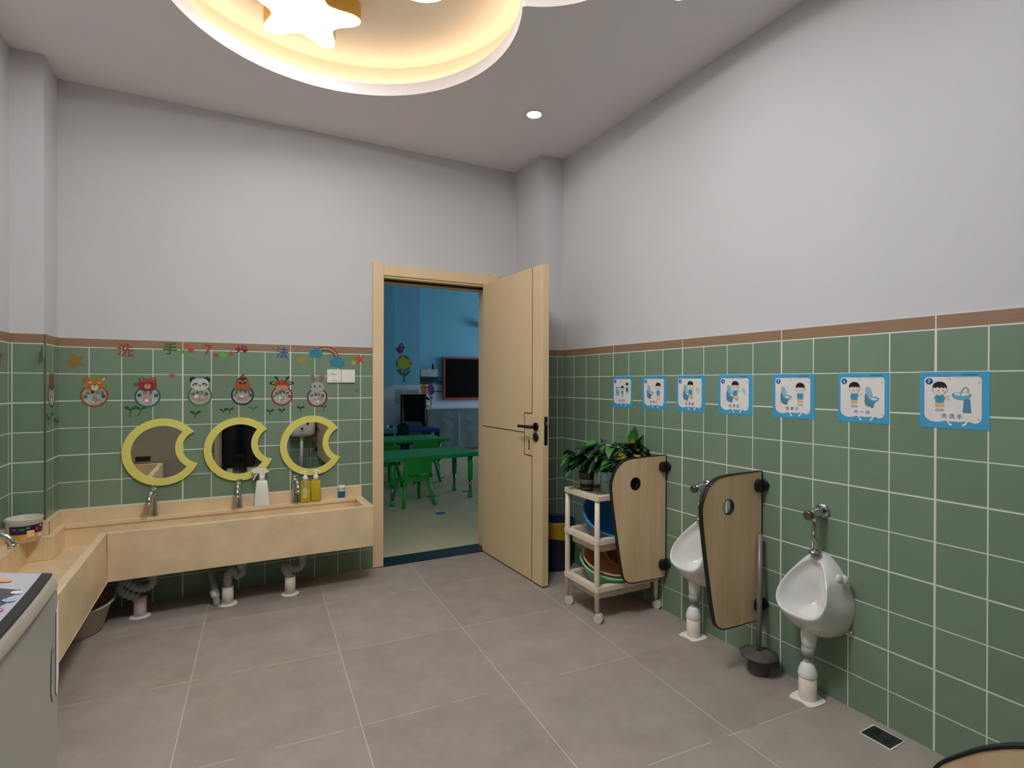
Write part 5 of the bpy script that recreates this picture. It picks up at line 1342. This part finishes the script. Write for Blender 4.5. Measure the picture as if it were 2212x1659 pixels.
for i, (y, z, lab) in enumerate(((0.165, 1.118, 'sprout sticker nearest the metal edge on the column side'), (0.205, 1.100, 'second sprout sticker from the metal edge on the column side'), (0.272, 1.118, 'highest sprout sticker on the column side'), (0.325, 1.085, 'fourth sprout sticker from the metal edge on the column side'), (0.372, 1.070, 'sprout sticker in the tile corner beside the back wall'))):
    sticker('sprout_sticker', lab, 'sticker', FR_SIDE(y, z), (-3.03, y, z), lambda a: sprout(a, '#1D4A26', 1.0, 0, 1.2), 'sprout stickers on the column side')
def rainbow(a):
    for k, h in enumerate(('#7A2326', '#B8482A', '#CFA83A', '#4E8A44', '#2F6A86', '#4A3F72')):
        r1, r0 = 88 - k * 5.4, 88 - (k + 1) * 5.4 - .3
        a.p(arc(-14, -6, r1, -4, 158, 24) + arc(-14, -6, r0, -4, 158, 24)[::-1], h)
    for (cx, cy, s) in ((-78, 32, 1.0), (58, -26, 1.12)):
        a.p(smooth([(cx + px * s, cy + py * s) for px, py in ((-42, 2), (-38, 20), (-20, 24), (-6, 36), (14, 34), (26, 22), (40, 14), (42, -6), (34, -22), (10, -30), (-8, -26), (-30, -22))], 4), '#2E7F92', '#24606E', .6)
sticker('rainbow_sticker', 'rainbow sticker with two teal clouds above the light switch', 'sticker', FR_BACK(-1.612, 1.452), (-1.612, D, 1.452), rainbow, None)

# ================================================================== the classroom behind the door
YB, CXL, CXR, CH_ = 6.65, -2.6, 4.4, 3.4
M_BLUEW = mat('sky_blue_wall_paint', '#74B7D2', 0.75, var=0.02)
M_LOWW = mat('pale_blue_white_dado', '#C9D3DC', 0.6, var=0.02)
mb = MB(); mb.box(CXL, CXR, D + 0.165, YB + .1, -0.06, 0.0); struct('floor_classroom', mb, M_PLANK)
mb = MB(); mb.box(CXL, CXR, YB, YB + .1, 1.245, CH_); mb.box(CXL, CXR, YB - .008, YB + .1, 0, 1.245, 1); struct('wall_classroom_far', mb, [M_BLUEW, M_LOWW])
mb = MB(); mb.box(CXL, 0.965, YB - 0.30, YB, 1.245, CH_); mb.box(CXL, 0.970, YB - 0.308, YB, 0, 1.245, 1); mb.box(CXL, 0.46, YB - .42, YB - .3, 1.245, CH_, 0); struct('wall_classroom_column', mb, [M_BLUEW, M_LOWW])
mb = MB(); mb.box(CXL - .1, CXL, D + .16, YB, 0, CH_); struct('wall_classroom_left', mb, M_BLUEW)
mb = MB()
mb.box(CXR, CXR + .1, D + .16, 3.7, 0, CH_); mb.box(CXR, CXR + .1, 6.1, YB, 0, CH_); mb.box(CXR, CXR + .1, 3.7, 6.1, 0, 1.0); mb.box(CXR, CXR + .1, 3.7, 6.1, 2.5, CH_); struct('wall_classroom_right', mb, M_BLUEW)
mb = MB()
for y in (3.7, 4.9, 6.05): mb.box(CXR + .02, CXR + .07, y, y + .05, 1.0, 2.5)
for z in (1.0, 2.45): mb.box(CXR + .02, CXR + .07, 3.7, 6.1, z, z + .05)
struct('window_1', mb, M_WHITEP)
mb = MB(); mb.box(CXL - .1, CXR + .1, D + .16, YB + .1, CH_, CH_ + .1); struct('ceiling_classroom', mb, M_CEIL)
# back side of the dividing wall
mb = MB(); y = D + .160
mb.box(CXL, DX0, y - .001, y, 0, CH_); mb.box(DX1, CXR, y - .001, y, 0, CH_); mb.box(DX0, DX1, y - .001, y, DZ, CH_); struct('wall_classroom_near', mb, M_BLUEW)

# kids tables
def kid_table(lab, cx, cy, lx, ly, z, rz):
    t = thing('kids_table', lab, 'table', (cx, cy, 0), rz, group='green plastic kids tables')
    mb = MB(); fr = FR_FLOOR
    o = smooth_open([(-lx / 2, -ly / 2 + .06), (-lx / 2 + .05, -ly / 2), (lx / 2 - .05, -ly / 2), (lx / 2, -ly / 2 + .06), (lx / 2 - .02, 0), (lx / 2, ly / 2 - .06), (lx / 2 - .05, ly / 2), (-lx / 2 + .05, ly / 2), (-lx / 2, ly / 2 - .06)], 4)
    mb.prism(o, fr, z - .042, z); mb.build('tabletop', M_GREENP, t, world=False, bevel=.012, bseg=3)
    for sx in (-1, 1):
        for sy in (-1, 1):
            x, y2 = sx * (lx / 2 - .10), sy * (ly / 2 - .095)
            mb = MB(); mb.tube([(x, y2, z - .04), (x, y2, .20)], [0.031, 0.027], 14); l = mb.build('leg', M_GREENP, t, world=False)
            mb = MB(); mb.tube([(x, y2, .21), (x, y2, .04)], 0.017, 12); mb.build('steel_tube', M_STEEL, l, world=False)
            mb = MB(); mb.lathe([(0.0001, 0), (0.026, 0), (0.027, .02), (0.022, .055), (0.017, .06)], (x, y2, 0), 14); mb.build('foot', M_GREENP, l, world=False)
    return t
kid_table('near green plastic kids table seen through the doorway', -0.245, 2.42, 1.10, 0.62, 0.515, radians(3))
kid_table('far green plastic kids table behind the first, seen through the doorway', -0.10, 4.02, 1.22, 0.64, 0.515, radians(2))

def kid_chair(lab, x, y, rz, first=[None]):
    if first[0] is not None:
        t = copy_tree(first[0]); t.location = (x, y, 0); t.rotation_euler = (0, 0, rz); t['label'] = lab; return t
    t = thing('kids_chair', lab, 'chair', (x, y, 0), rz, group='green plastic kids chairs'); first[0] = t
    # seat faces +Y (back at -Y)
    mb = MB(); mb.prism(rrect(-0.145, 0.145, -0.13, 0.145, 0.04), FR_FLOOR, 0.252, 0.270); mb.build('seat', M_GREENC, t, world=False, bevel=.008)
    # backrest : curved shell with a hand slot
    def shell(u, v, n):     # u across, v up, n thickness
        y_ = -0.125 - 0.28 * (v - .25) + 0.9 * u * u + n
        return Vector((u, y_, v))
    out = smooth_open([(-0.150, .275), (-0.150, .34), (-0.156, .43), (-0.152, .505), (-0.10, .518), (0, .524), (.10, .518), (0.152, .505), (.156, .43), (.150, .34), (.150, .275), (.10, .262), (0, .255), (-.10, .262)], 4)
    hole = smooth_open([(-0.095, .338), (-0.09, .316), (-0.04, .306), (.04, .306), (.09, .316), (.095, .338), (.04, .327), (-.04, .327)], 3)
    mb = MB(); mb.prism(out, shell, -0.007, 0.007, holes=[hole]); mb.build('backrest', M_GREENC, t, world=False, bevel=.003)
    for sx in (-1, 1):
        mb = MB(); mb.tube([(sx * .125, -.115, .262), (sx * .150, -.165, .13), (sx * .172, -.205, 0.0)], [0.021, .019, .017], 10); mb.build('leg', M_GREENC, t, world=False)
        mb = MB(); mb.tube([(sx * .120, .115, .256), (sx * .138, .160, .13), (sx * .155, .190, 0.0)], [0.021, .019, .017], 10); mb.build('leg', M_GREENC, t, world=False)
    return t
kid_chair('green kids chair in front of the near table, back towards the doorway', -0.455, 2.235, radians(4))
kid_chair('green kids chair behind the near table, left one with only its backrest top showing', -0.48, 3.36, radians(6))
kid_chair('green kids chair behind the near table, right one with splayed legs', 0.09, 3.50, radians(-4))

# blue curved chair edge beside the door jamb
t = thing('blue_chair', 'blue plastic chair whose curved edge peeks out beside the right door jamb', 'chair', (0.39, 1.62, 0))
M_BLUEP = mat('bright_blue_plastic', '#1F55B8', 0.4, var=.04)
mb = MB(); mb.prism(rrect(0.21, 0.55, 1.45, 1.79, .05), FR_FLOOR, .30, .325); mb.build('seat', M_BLUEP, t, bevel=.01)
mb = MB(); mb.prism(smooth_open([(0.0, .32), (-.035, .50), (-.030, .62), (.06, .70), (.19, .72), (.32, .70), (.40, .62), (.40, .50), (.37, .32)], 5), lambda u, v, n: Vector((u + .19, 1.80 + n + .2 * (v - .3), v)), -.012, .012); mb.build('backrest', M_BLUEP, t, bevel=.006)
for (a, b, c, d) in ((0.05, 1.48, -.015, 1.44), (0.33, 1.48, .39, 1.44), (0.04, 1.76, -.02, 1.83), (0.34, 1.76, .40, 1.83)):
    mb = MB(); mb.tube([(a + .19, b, .31), (c + .19, d, 0)], [.03, .022], 10); mb.build('leg', M_BLUEP, t)

# TV
t = thing('television', 'wall television with red frame and dark screen in the classroom', 'television', (2.1, YB, 1.37))
mb = MB(); fr = frame((2.13, YB, 1.37), (1, 0, 0), (0, 0, 1), (0, -1, 0))
mb.prism([(-.62, -.415), (.62, -.415), (.62, .415), (-.62, .415)], fr, 0.03, 0.09, holes=[[(-.582, -.375), (.582, -.375), (.582, .385), (-.582, .385)]]); mb.build('frame', mat('red_tv_frame', '#A03A24', 0.45, var=.04), t)
mb = MB(); mb.prism([(-.60, -.40), (.60, -.40), (.60, .40), (-.60, .40)], fr, 0.012, 0.08); mb.build('screen', mat('dark_screen', '#040405', 0.6, var=.1, spec=.1), t)
mb = MB(); mb.box(1.545, 1.60, YB - .093, YB - .088, .975, 1.0); mb.build('badge', M_CHROME, t)
mb = MB(); mb.box(1.30, 1.53, YB - .03, YB - .005, 1.290, 1.302); mb.box(1.30, 1.53, YB - .03, YB - .005, 1.108, 1.120); mb.build('wall_bracket', M_BLACK, t)

# shelf with router box
t = thing('wall_shelf', 'small dark wall shelf left of the television', 'shelf', (1.17, YB, 1.36))
mb = MB(); mb.prism([(0.972, 1.375), (1.43, 1.375), (1.40, 1.355), (1.28, 1.265), (1.235, 1.262), (0.972, 1.262)], lambda u, v, n: Vector((u, YB - n, v)), .005, .02); mb.box(0.972, 1.44, YB - .24, YB - .005, 1.362, 1.380); mb.build('board', mat('dark_shelf_board', '#3A3A38', 0.6, var=.1), t)
t = thing('router_box', 'white box with stickers and two black antennas on the wall shelf', 'box', (1.18, YB - .13, 1.38))
mb = MB(); mb.box(1.02, 1.36, YB - .22, YB - .05, 1.381, 1.395, 1); mb.box(1.01, 1.35, YB - .22, YB - .05, 1.40, 1.54); mb.build('casing', [mat('papered_white_box', '#A9B7BC', 0.5, var=.25, scale=14), M_BLACK], t)
for x, h in ((0.99, 1.66), (1.29, 1.655)):
    mb = MB(); mb.tube([(x, YB - .10, 1.382 if x < 1.1 else 1.54), (x, YB - .10, h - .03), (x, YB - .10, h)], [.022, .018, .008], 8); mb.build('antenna', M_BLACK, t)
t = thing('wall_lamp', 'small grey-green cone shade on the classroom wall at the right door jamb', 'lamp', (2.33, YB, 2.42))
mb = MB(); mb.tube([(2.36, YB - .002, 2.46), (2.36, YB - .16, 2.47)], .014, 10); mb.build('arm', M_BLACK, t)
mb = MB(); mb.lathe([(.03, .07), (.05, .065), (.125, -.05), (.118, -.052), (.045, .055)], (2.36, YB - .17, 2.44), 24); mb.build('shade', mat('grey_green_shade', '#5E7472', 0.5), t)
# mural stickers
a_fr = frame((0, YB - .0085, 0), (1, 0, 0), (0, 0, 1), (0, -1, 0))
def mural(a):
    a.p(smooth([(990, 1215), (1060, 1225), (1090, 1140), (1070, 1060), (1010, 1020), (975, 1060)], 4), '#2E6496')
    a.e(1135, 1140, 78, 112, '#B5622E'); a.e(1275, 1145, 78, 112, '#7E3A86')
    for x in (1075, 1212): a.l(smooth_open([(x, 1180), (x - 8, 1140), (x + 12, 1095)], 3), 14, '#E0DCE0'); a.e(x + 24, 1072, 9, 9, '#E0DCE0')
    a.l(smooth_open([(1275, 1030), (1290, 960), (1285, 830)], 3), 22, '#3A8A42'); a.e(1290, 1000, 34, 20, '#2E6A34')
    a.e(1195, 930, 66, 60, '#E6D6CC'); a.p(smooth([(1120, 950), (1130, 1000), (1190, 1020), (1250, 985), (1262, 930), (1225, 950), (1180, 950), (1150, 905)], 3), '#241A1C'); a.e(1215, 920, 8, 14, '#241A1C')
    a.p(smooth([(1065, 845), (1220, 850), (1230, 780), (1065, 775)], 3), '#B5604E'); a.p(smooth([(1210, 810), (1290, 850), (1300, 800), (1220, 780)], 3), '#A9C23A')
sticker('mural_sticker', 'wall mural of a girl with two balloons under the classroom shelf', 'sticker', a_fr, (1.17, YB - .0085, 1.0), mural, None)
b_fr = frame((0, YB - .3005, 0), (1, 0, 0), (0, 0, 1), (0, -1, 0))
def flower(a):
    cx, cz = 655, 1640
    a.l([(cx, 1500), (cx + 8, 1290)], 30, '#2F6A4A')
    a.p(smooth([(cx, 1420), (cx - 60, 1430), (cx - 150, 1530), (cx - 60, 1500)], 4), '#35704C'); a.p(smooth([(cx, 1400), (cx + 60, 1410), (cx + 140, 1510), (cx + 60, 1490)], 4), '#35704C')
    for k in range(15):
        an = 2 * pi * k / 15; h = ['#A84A3A', '#B07A80', '#2E6E76', '#2F7A4E', '#8A9A4A'][k % 5]
        a.p([(cx + 100 * cos(an - .2), cz + 100 * sin(an - .2)), (cx + 152 * cos(an - .16), cz + 152 * sin(an - .16)), (cx + 152 * cos(an + .2), cz + 152 * sin(an + .2)), (cx + 100 * cos(an + .2), cz + 100 * sin(an + .2))], h)
    a.e(cx, cz, 112, 108, '#A9A83A')
sticker('flower_sticker', 'large paper flower sticker with yellow centre on the classroom column', 'sticker', b_fr, (0.655, YB - .3005, 1.6), flower, None)
def bird(a):
    a.p(smooth([(520, 1865), (545, 1930), (590, 1990), (640, 1985), (665, 1930), (640, 1850), (585, 1825)], 4), '#7A2F4A'); a.p([(660, 1960), (690, 1940), (655, 1935)], '#A8384A'); a.p([(480, 1930), (540, 1910), (510, 1880), (470, 1900)], '#2E6E86')
    a.e(610, 1895, 32, 28, '#2F5E86'); a.e(620, 1965, 15, 15, '#D8D8D8'); a.e(622, 1963, 7, 7, '#181818')
    for k in (-1, 0, 1): a.l([(620 + 8 * k, 1990), (618 + 20 * k, 2020)], 9, '#1E2A3A')
    a.l([(570, 1830), (545, 1800)], 8, '#1E2A3A'); a.l([(605, 1825), (610, 1790)], 8, '#1E2A3A')
sticker('bird_sticker', 'red bird sticker sitting on the classroom flower', 'sticker', b_fr, (0.575, YB - .3005, 1.9), bird, None)
n_fr = frame((0, YB - .3085, 0), (1, 0, 0), (0, 0, 1), (0, -1, 0))
def notice(a):
    a.p([(490, 900), (950, 900), (950, 1160), (490, 1160)], '#A9A99C'); a.p([(670, 1050), (905, 1050), (905, 1150), (670, 1150)], '#C0B8B4')
    for r_ in (0, 1):
        for k in range(4):
            x, z = 715 + k * 52, 1105 - r_ * 62
            a.l([(x, z + 22), (x + 34, z + 22)], 7, '#1C1C1E'); a.l([(x + 8, z + 22), (x + 8, z - 20)], 7, '#1C1C1E'); a.l([(x + 30, z + 22), (x + 30, z - 18)], 7, '#1C1C1E'); a.l([(x + 4, z), (x + 34, z)], 6, '#1C1C1E')
sticker('notice_sheet', 'pale notice sheet with dark characters behind the black easel board', 'notice', n_fr, (0.72, YB - .3085, 1.05), notice, None)

# easel board, low blue table, bucket of supplies
t = thing('easel_board', 'black easel board standing against the classroom column', 'easel', (0.77, YB - .50, 0))
mb = MB(); mb.box(.545, 1.015, YB - .52, YB - .50, .585, 1.075); mb.build('board', mat('chalkboard_black', '#08090A', 0.75, var=.2, spec=.1), t)
for x in (.57, .99):
    mb = MB(); mb.tube([(x, YB - .50, 1.05), (x, YB - .52, 0)], .03, 8); mb.build('leg', M_BLACK, t)
mb = MB(); mb.box(.57, .99, YB - .515, YB - .495, .32, .56); mb.build('lower_panel', mat('dull_grey_board', '#4A4A48', 0.7), t)
t = thing('low_blue_table', 'low blue table with black legs in front of the easel', 'table', (0.72, 5.55, 0))
mb = MB(); mb.box(.35, .98, 5.30, 5.80, .455, .515); mb.build('tabletop', mat('navy_blue_plastic', '#17357E', 0.4, var=.04), t, bevel=.008)
for x in (.39, .94):
    for y in (5.34, 5.76):
        mb = MB(); mb.box(x - .035, x + .035, y - .03, y + .03, 0, .456); mb.build('leg', M_BLACK, t)
t = thing('black_chair', 'black slotted chair back at the left of the doorway view', 'chair', (0.22, 4.95, 0))
mb = MB(); mb.prism(smooth_open([(.13, .30), (.14, .56), (.17, .64), (.24, .66), (.30, .62), (.32, .56), (.33, .30), (.33, .0), (.28, .0), (.28, .40), (.19, .40), (.19, .0), (.13, .0)], 2), lambda u, v, n: Vector((u, 4.95 + n, v)), -.02, .02); mb.build('frame', M_BLACK, t)
mb = MB(); mb.prism(rrect(.14, .34, 4.75, 4.95, .03), FR_FLOOR, .33, .36); mb.build('seat', M_BLACK, t)
t = thing('supply_stand', 'dark stand at the left of the doorway view', 'stand', (-0.10, 5.0, 0))
mb = MB(); mb.box(-.30, .08, 4.88, 5.18, 0, .50); mb.build('body', mat('dark_brown_stand', '#2C2422', 0.6, var=.2), t, bevel=.01)
t = thing('craft_tray', 'teal tray of craft supplies on the dark stand', 'tray', (-0.1, 5.0, .5))
mb = MB(); mb.box(-.30, .11, 4.86, 5.16, .501, .585); mb.build('tray', mat('teal_tray', '#5FA3B5', 0.5), t, bevel=.01)
for (x, z, h, r) in ((-.02, .60, '#E3E6EA', .035), (.05, .602, '#2A3F8A', .03), (-.10, .61, '#B5502C', .03), (-.2, .61, '#7FA9A0', .05)):
    mb = MB(); mb.ball((x, 4.95, z), r, r, r * .8); mb.build('craft_ball', am(h), t)

# cabinet with lace cover
t = thing('covered_cabinet', 'long low cabinet under a clear lace-patterned cover below the television', 'cabinet', (2.1, YB - .25, 0))
M_CAB = mat('grey_blue_cabinet', '#56666E', 0.5, var=.12, scale=3)
mb = MB(); mb.box(1.06, 3.4, YB - .50, YB - .02, 0, .795); mb.build('body', M_CAB, t)
mb = MB(); mb.box(1.04, 3.42, YB - .52, YB - .012, .797, .803); mb.build('top_edge', mat('pale_cover_edge', '#B9C9D6', 0.3), t)
cv = clear_mat('lace_cover_plastic', '#A9B9C4', 0.30, 0.25)
mb = MB(); rws = []
for j in range(7):
    rws.append([(1.03 + 2.4 * i / 60, YB - .525 - .010 * sin(i * .9) * (j / 6) - .004 * sin(i * 2.3 + j), .80 - .74 * j / 6) for i in range(61)])
mb.add([p for r in rws for p in r], [(j * 61 + i, j * 61 + i + 1, (j + 1) * 61 + i + 1, (j + 1) * 61 + i) for j in range(6) for i in range(60)], 0, True); mb.build('cover', cv, t, fixn=False)
lf_fr = frame((0, YB - .545, 0), (1, 0, 0), (0, 0, 1), (0, -1, 0))
a = Art(lf_fr, 0.0005, .0002); LC = '#9FB4BE'
for k in range(5):
    x = 1640 + 9 * k
    a.l(smooth_open([(x + 6 * sin(z / 40.0 + k), z) for z in range(80, 790, 60)], 2), 3.5, LC)
for (x, z, s) in ((1400, 720, 1), (1470, 690, 1.1), (1440, 520, 1.2), (1500, 480, 1), (1420, 560, .8), (1850, 620, 1), (1880, 600, .8), (1850, 410, 1), (1910, 430, 1.1), (2100, 650, 1), (2120, 420, 1), (1330, 600, .7), (1330, 300, 1), (1500, 300, 1)):
    for q in range(5):
        an = 2 * pi * q / 5 + x; px, pz = x + 32 * s * cos(an), z + 26 * s * sin(an)
        a.l(arc(px, pz, 22 * s, math.degrees(an) - 110, math.degrees(an) + 110, 8), 4, LC)
    a.l(arc(x, z, 10 * s, 0, 350, 8), 4, LC)
for z in (560, 330): a.l(smooth_open([(1700, z), (1850, z + 12), (2000, z + 2), (2300, z + 8)], 3), 3, '#7E939C')
a.build('lace_pattern', t)
# blue floor markers
for i, (x, y, lab) in enumerate(((-0.347, 1.668, 'nearest blue tape square on the classroom floor'), (0.298, 2.548, 'blue tape square beside the right leg of the near table'), (-0.15, 2.47, 'blue tape square behind the near chair leg'), (0.922, 4.472, 'farthest blue tape square on the open classroom floor'), (0.36, 3.56, 'blue tape square beside the splayed chair leg'))):
    mb = MB(); mb.prism([(x + .05 * u, y + .035 * v) for u, v in ((-1, -.8), (.9, -1), (1, .9), (-.8, 1))], FR_FLOOR, .0003, .0012)
    tag(mb.build('floor_marker', mat('blue_tape', '#1E46A8', 0.5)), lab, 'floor marker', 'blue tape squares on the classroom floor')

# ================================================================== things only the mirrors show
t = thing('bear_washbasin', 'white washbasin with a bear face on the rear wall, seen in the right mirror', 'washbasin', (-1.235, YR, 0.5))
mb = MB()
def br(z, hw, d): return [(-1.235 + x, YR + max(0.0005, y), z) for x, y in smooth_open([(-hw, 0), (-hw, d * .55), (-hw * .82, d * .9), (-hw * .4, d), (hw * .4, d), (hw * .82, d * .9), (hw, d * .55), (hw, 0)], 4)]
mb.loft([br(.485, .12, .14), br(.50, .165, .19), br(.54, .185, .215), br(.64, .19, .225), br(.76, .185, .225), br(.80, .17, .21)], cap0=True, cap1=True); mb.build('bowl', M_PORC, t)
a = Art(frame((-1.235, YR + .226, 0.64), (1, 0, 0), (0, 0, 1), (0, 1, 0)), .0005)
a.e(55, 45, 30, 26, '#131313'); a.e(-70, 45, 30, 26, '#131313'); a.e(-8, -30, 20, 14, '#131313'); a.l([(-8, -42), (-8, -54)], 5, '#131313'); a.l(arc(-21, -54, 13, 180, 360, 8), 5, '#131313'); a.l(arc(5, -54, 13, 180, 360, 8), 5, '#131313'); a.build('bear_face', t)
mb = MB(); mb.tube([(-1.235, YR + .10, .49), (-1.235, YR + .10, .002)], .022, 14); mb.build('drain_pipe', M_WHITEP, t)
t = thing('hand_sprayer', 'small chrome hand sprayer with hose beside the bear washbasin, seen in mirror', 'sprayer', (-1.05, YR, .45))
mb = MB(); mb.tube(bend([(-1.05, YR + .02, .45), (-1.05, YR + .05, .44), (-1.06, YR + .06, .30), (-1.10, YR + .05, .20), (-1.13, YR + .04, .26), (-1.12, YR + .02, .36)]), .006, 8); mb.build('hose', M_STEEL, t)
mb = MB(); mb.tube([(-1.05, YR + .004, .45), (-1.05, YR + .05, .46)], .014, 10); mb.tube([(-1.05, YR + .05, .47), (-1.045, YR + .07, .40)], .012, 10); mb.build('spray_head', M_CHROME, t)

# the person taking the picture : seen as legs and shoes in the middle mirror
def skin_body(name, verts, edges, radii, root, m, parent, sub=2):
    me = bpy.data.meshes.new(name); me.from_pydata([tuple(v) for v in verts], edges, []); me.materials.append(m)
    o = bpy.data.objects.new(name, me); COL.objects.link(o); o.parent = parent
    sk = o.modifiers.new('skin', 'SKIN'); sk.use_smooth_shade = True
    for i, sv in enumerate(me.skin_vertices[0].data):
        r = radii[i]; sv.radius = r if isinstance(r, tuple) else (r, r); sv.use_root = (i == root)
    ss = o.modifiers.new('smooth', 'SUBSURF'); ss.levels = sub; ss.render_levels = sub
    return o
PX, PY = -2.06, YR + 0.26
t = thing('person', 'person in black with pale green sneakers, raising a phone, seen in middle mirror', 'person', (PX, PY, 0))
M_SKIN = mat('skin', '#C99A7C', 0.5, var=.04); M_BLK = mat('black_cloth', '#121214', 0.85, var=.2, scale=40); M_HAIR = mat('black_hair', '#0E0C0C', 0.5, var=.2)
# body (skin) : pelvis - spine - neck - head, arms to the hands
V = [(0, 0, .98), (0, -.01, 1.15), (0, -.01, 1.34), (0, 0, 1.50), (0, .02, 1.57), (0, .035, 1.66), (0, .04, 1.74)]
Ed = [(i, i + 1) for i in range(6)]; Ra = [(.15, .10), (.14, .095), (.165, .11), (.062, .062), (.055, .058), (.078, .095), (.055, .075)]
for sx in (-1, 1):
    b = len(V); V += [(sx * .17, 0, 1.43), (sx * .24, .06, 1.20), (sx * .13, .34, 1.22), (sx * .075, .41, 1.25), (sx * .058, .45, 1.27)]
    Ed += [(2, b), (b, b + 1), (b + 1, b + 2), (b + 2, b + 3), (b + 3, b + 4)]; Ra += [.062, .046, .030, (.034, .018), (.034, .015)]
    c = len(V); V += [(sx * .09, 0, .90), (sx * .11, .015, .50), (sx * .12, -.01, .10), (sx * .125, .07, .045)]
    Ed += [(0, c), (c, c + 1), (c + 1, c + 2), (c + 2, c + 3)]; Ra += [.095, .062, .042, .038]
skin_body('body', V, Ed, Ra, 0, M_SKIN, t)
# hands : five fingers each
FV = []; FE = []; FR_ = []
for sx in (-1, 1):
    for k, (dx, dz, L) in enumerate(((.000, .030, .070), (.004, .012, .078), (.004, -.006, .072), (.000, -.024, .058))):
        b = len(FV); x0, z0 = sx * (.055), 1.27 + dz
        FV += [(x0, .445, z0), (x0 + sx * .004, .445 + L * .45, z0 + .004), (x0 - sx * .010, .445 + L * .8, z0 + .004), (x0 - sx * .028, .445 + L * .92, z0 + .002)]
        FE += [(b, b + 1), (b + 1, b + 2), (b + 2, b + 3)]; FR_ += [.0095, .009, .0082, .0072]
    b = len(FV); FV += [(sx * .058, .42, 1.262), (sx * .045, .445, 1.235), (sx * .030, .470, 1.235), (sx * .016, .482, 1.245)]; FE += [(b, b + 1), (b + 1, b + 2), (b + 2, b + 3)]; FR_ += [.012, .0105, .0095, .008]
fo = skin_body('fingers', FV, FE, FR_, 0, M_SKIN, t, 1)
for i, sv in enumerate(fo.data.skin_vertices[0].data): sv.use_root = (i % 4 == 0)
# face
mb = MB()
for sx in (-1, 1): mb.ball((sx * .032, .122, 1.675), .011, .008, .008, 10, 1); mb.ball((sx * .032, .129, 1.675), .005, .003, .005, 8, 2); mb.ball((sx * .080, .035, 1.665), .012, .02, .03, 10, 0)
mb.tube([(0, .118, 1.678), (0, .139, 1.648), (0, .125, 1.638)], [.008, .013, .010], 10, 0); mb.ball((0, .118, 1.612), .024, .010, .007, 12, 3); mb.build('face', [M_SKIN, mat('eye_white', '#DAD6D0', .3), mat('eye_dark', '#1A1210', .3), mat('lip', '#A8604E', .5)], t, world=False)
mb = MB(); mb.ball((0, .018, 1.715), .098, .112, .085, 20); mb.ball((0, -.02, 1.66), .090, .075, .085, 18); mb.build('hair', M_HAIR, t, world=False)
# clothes follow the body
JV = [(0, 0, .93), (0, -.01, 1.15), (0, -.01, 1.35), (0, 0, 1.475)]; JE = [(0, 1), (1, 2), (2, 3)]; JR = [(.185, .125), (.165, .115), (.182, .125), (.085, .078)]
for sx in (-1, 1):
    b = len(JV); JV += [(sx * .178, 0, 1.43), (sx * .245, .06, 1.20), (sx * .14, .325, 1.217)]; JE += [(2, b), (b, b + 1), (b + 1, b + 2)]; JR += [.080, .064, .046]
skin_body('jacket', JV, JE, JR, 0, M_BLK, t)
TV = [(0, 0, .96)]; TE = []; TR = [(.165, .118)]
for sx in (-1, 1):
    b = len(TV); TV += [(sx * .092, 0, .86), (sx * .112, .018, .50), (sx * .122, -.005, .26), (sx * .124, .0, .10)]; TE += [(0, b), (b, b + 1), (b + 1, b + 2), (b + 2, b + 3)]; TR += [.112, .088, .080, .078]
skin_body('trousers', TV, TE, TR, 0, M_BLK, t)
M_SNK = mat('pale_green_sneaker', '#C3D27A', 0.6, var=.25, scale=60); M_SOLE = mat('white_sole', '#D8D8CE', 0.5)
for sx in (-1, 1):
    cx = sx * .125
    sole = [(cx + x * (1.0), .035 + y) for x, y in smooth([(-.040, -.12), (.040, -.12), (.046, 0), (.052, .09), (.035, .16), (0, .178), (-.035, .16), (-.050, .09), (-.044, 0)], 4)]
    mb = MB(); mb.prism(sole, FR_FLOOR, 0.0, .028); sh = mb.build('sneaker', M_SOLE, t, world=False, bevel=.004)
    rg = []
    for z, sc, yo in ((.028, .97, 0), (.05, .93, -.004), (.075, .78, -.020), (.10, .60, -.045)):
        rg.append([((x - cx) * sc + cx, (y - .035) * sc + .035 + yo, z) for x, y in sole])
    mb = MB(); mb.loft(rg, cap1=True); mb.build('sneaker_upper', M_SNK, sh, world=False)
    mb = MB()
    for k in range(4): mb.tube([(cx - .026, .075 + .022 * k, .088 - .009 * k), (cx, .078 + .022 * k, .094 - .009 * k), (cx + .026, .075 + .022 * k, .088 - .009 * k)], .0035, 6)
    mb.build('laces', M_SOLE, sh, world=False)
t = thing('smartphone', 'black smartphone held up by the person behind the view', 'phone', (PX, PY + .50, 1.255))
mb = MB(); mb.prism(rrect(-.078, .078, -.037, .037, .008), lambda u, v, n: Vector((PX + u, PY + .487 + n, 1.262 + v)), -.004, .004); mb.build('case', M_BLACK, t)
mb = MB(); mb.prism(rrect(-.074, .074, -.034, .034, .006), lambda u, v, n: Vector((PX + u, PY + .482 + n, 1.262 + v)), 0, .0008); mb.build('screen', mat('phone_screen', '#0A0C10', .15), t)
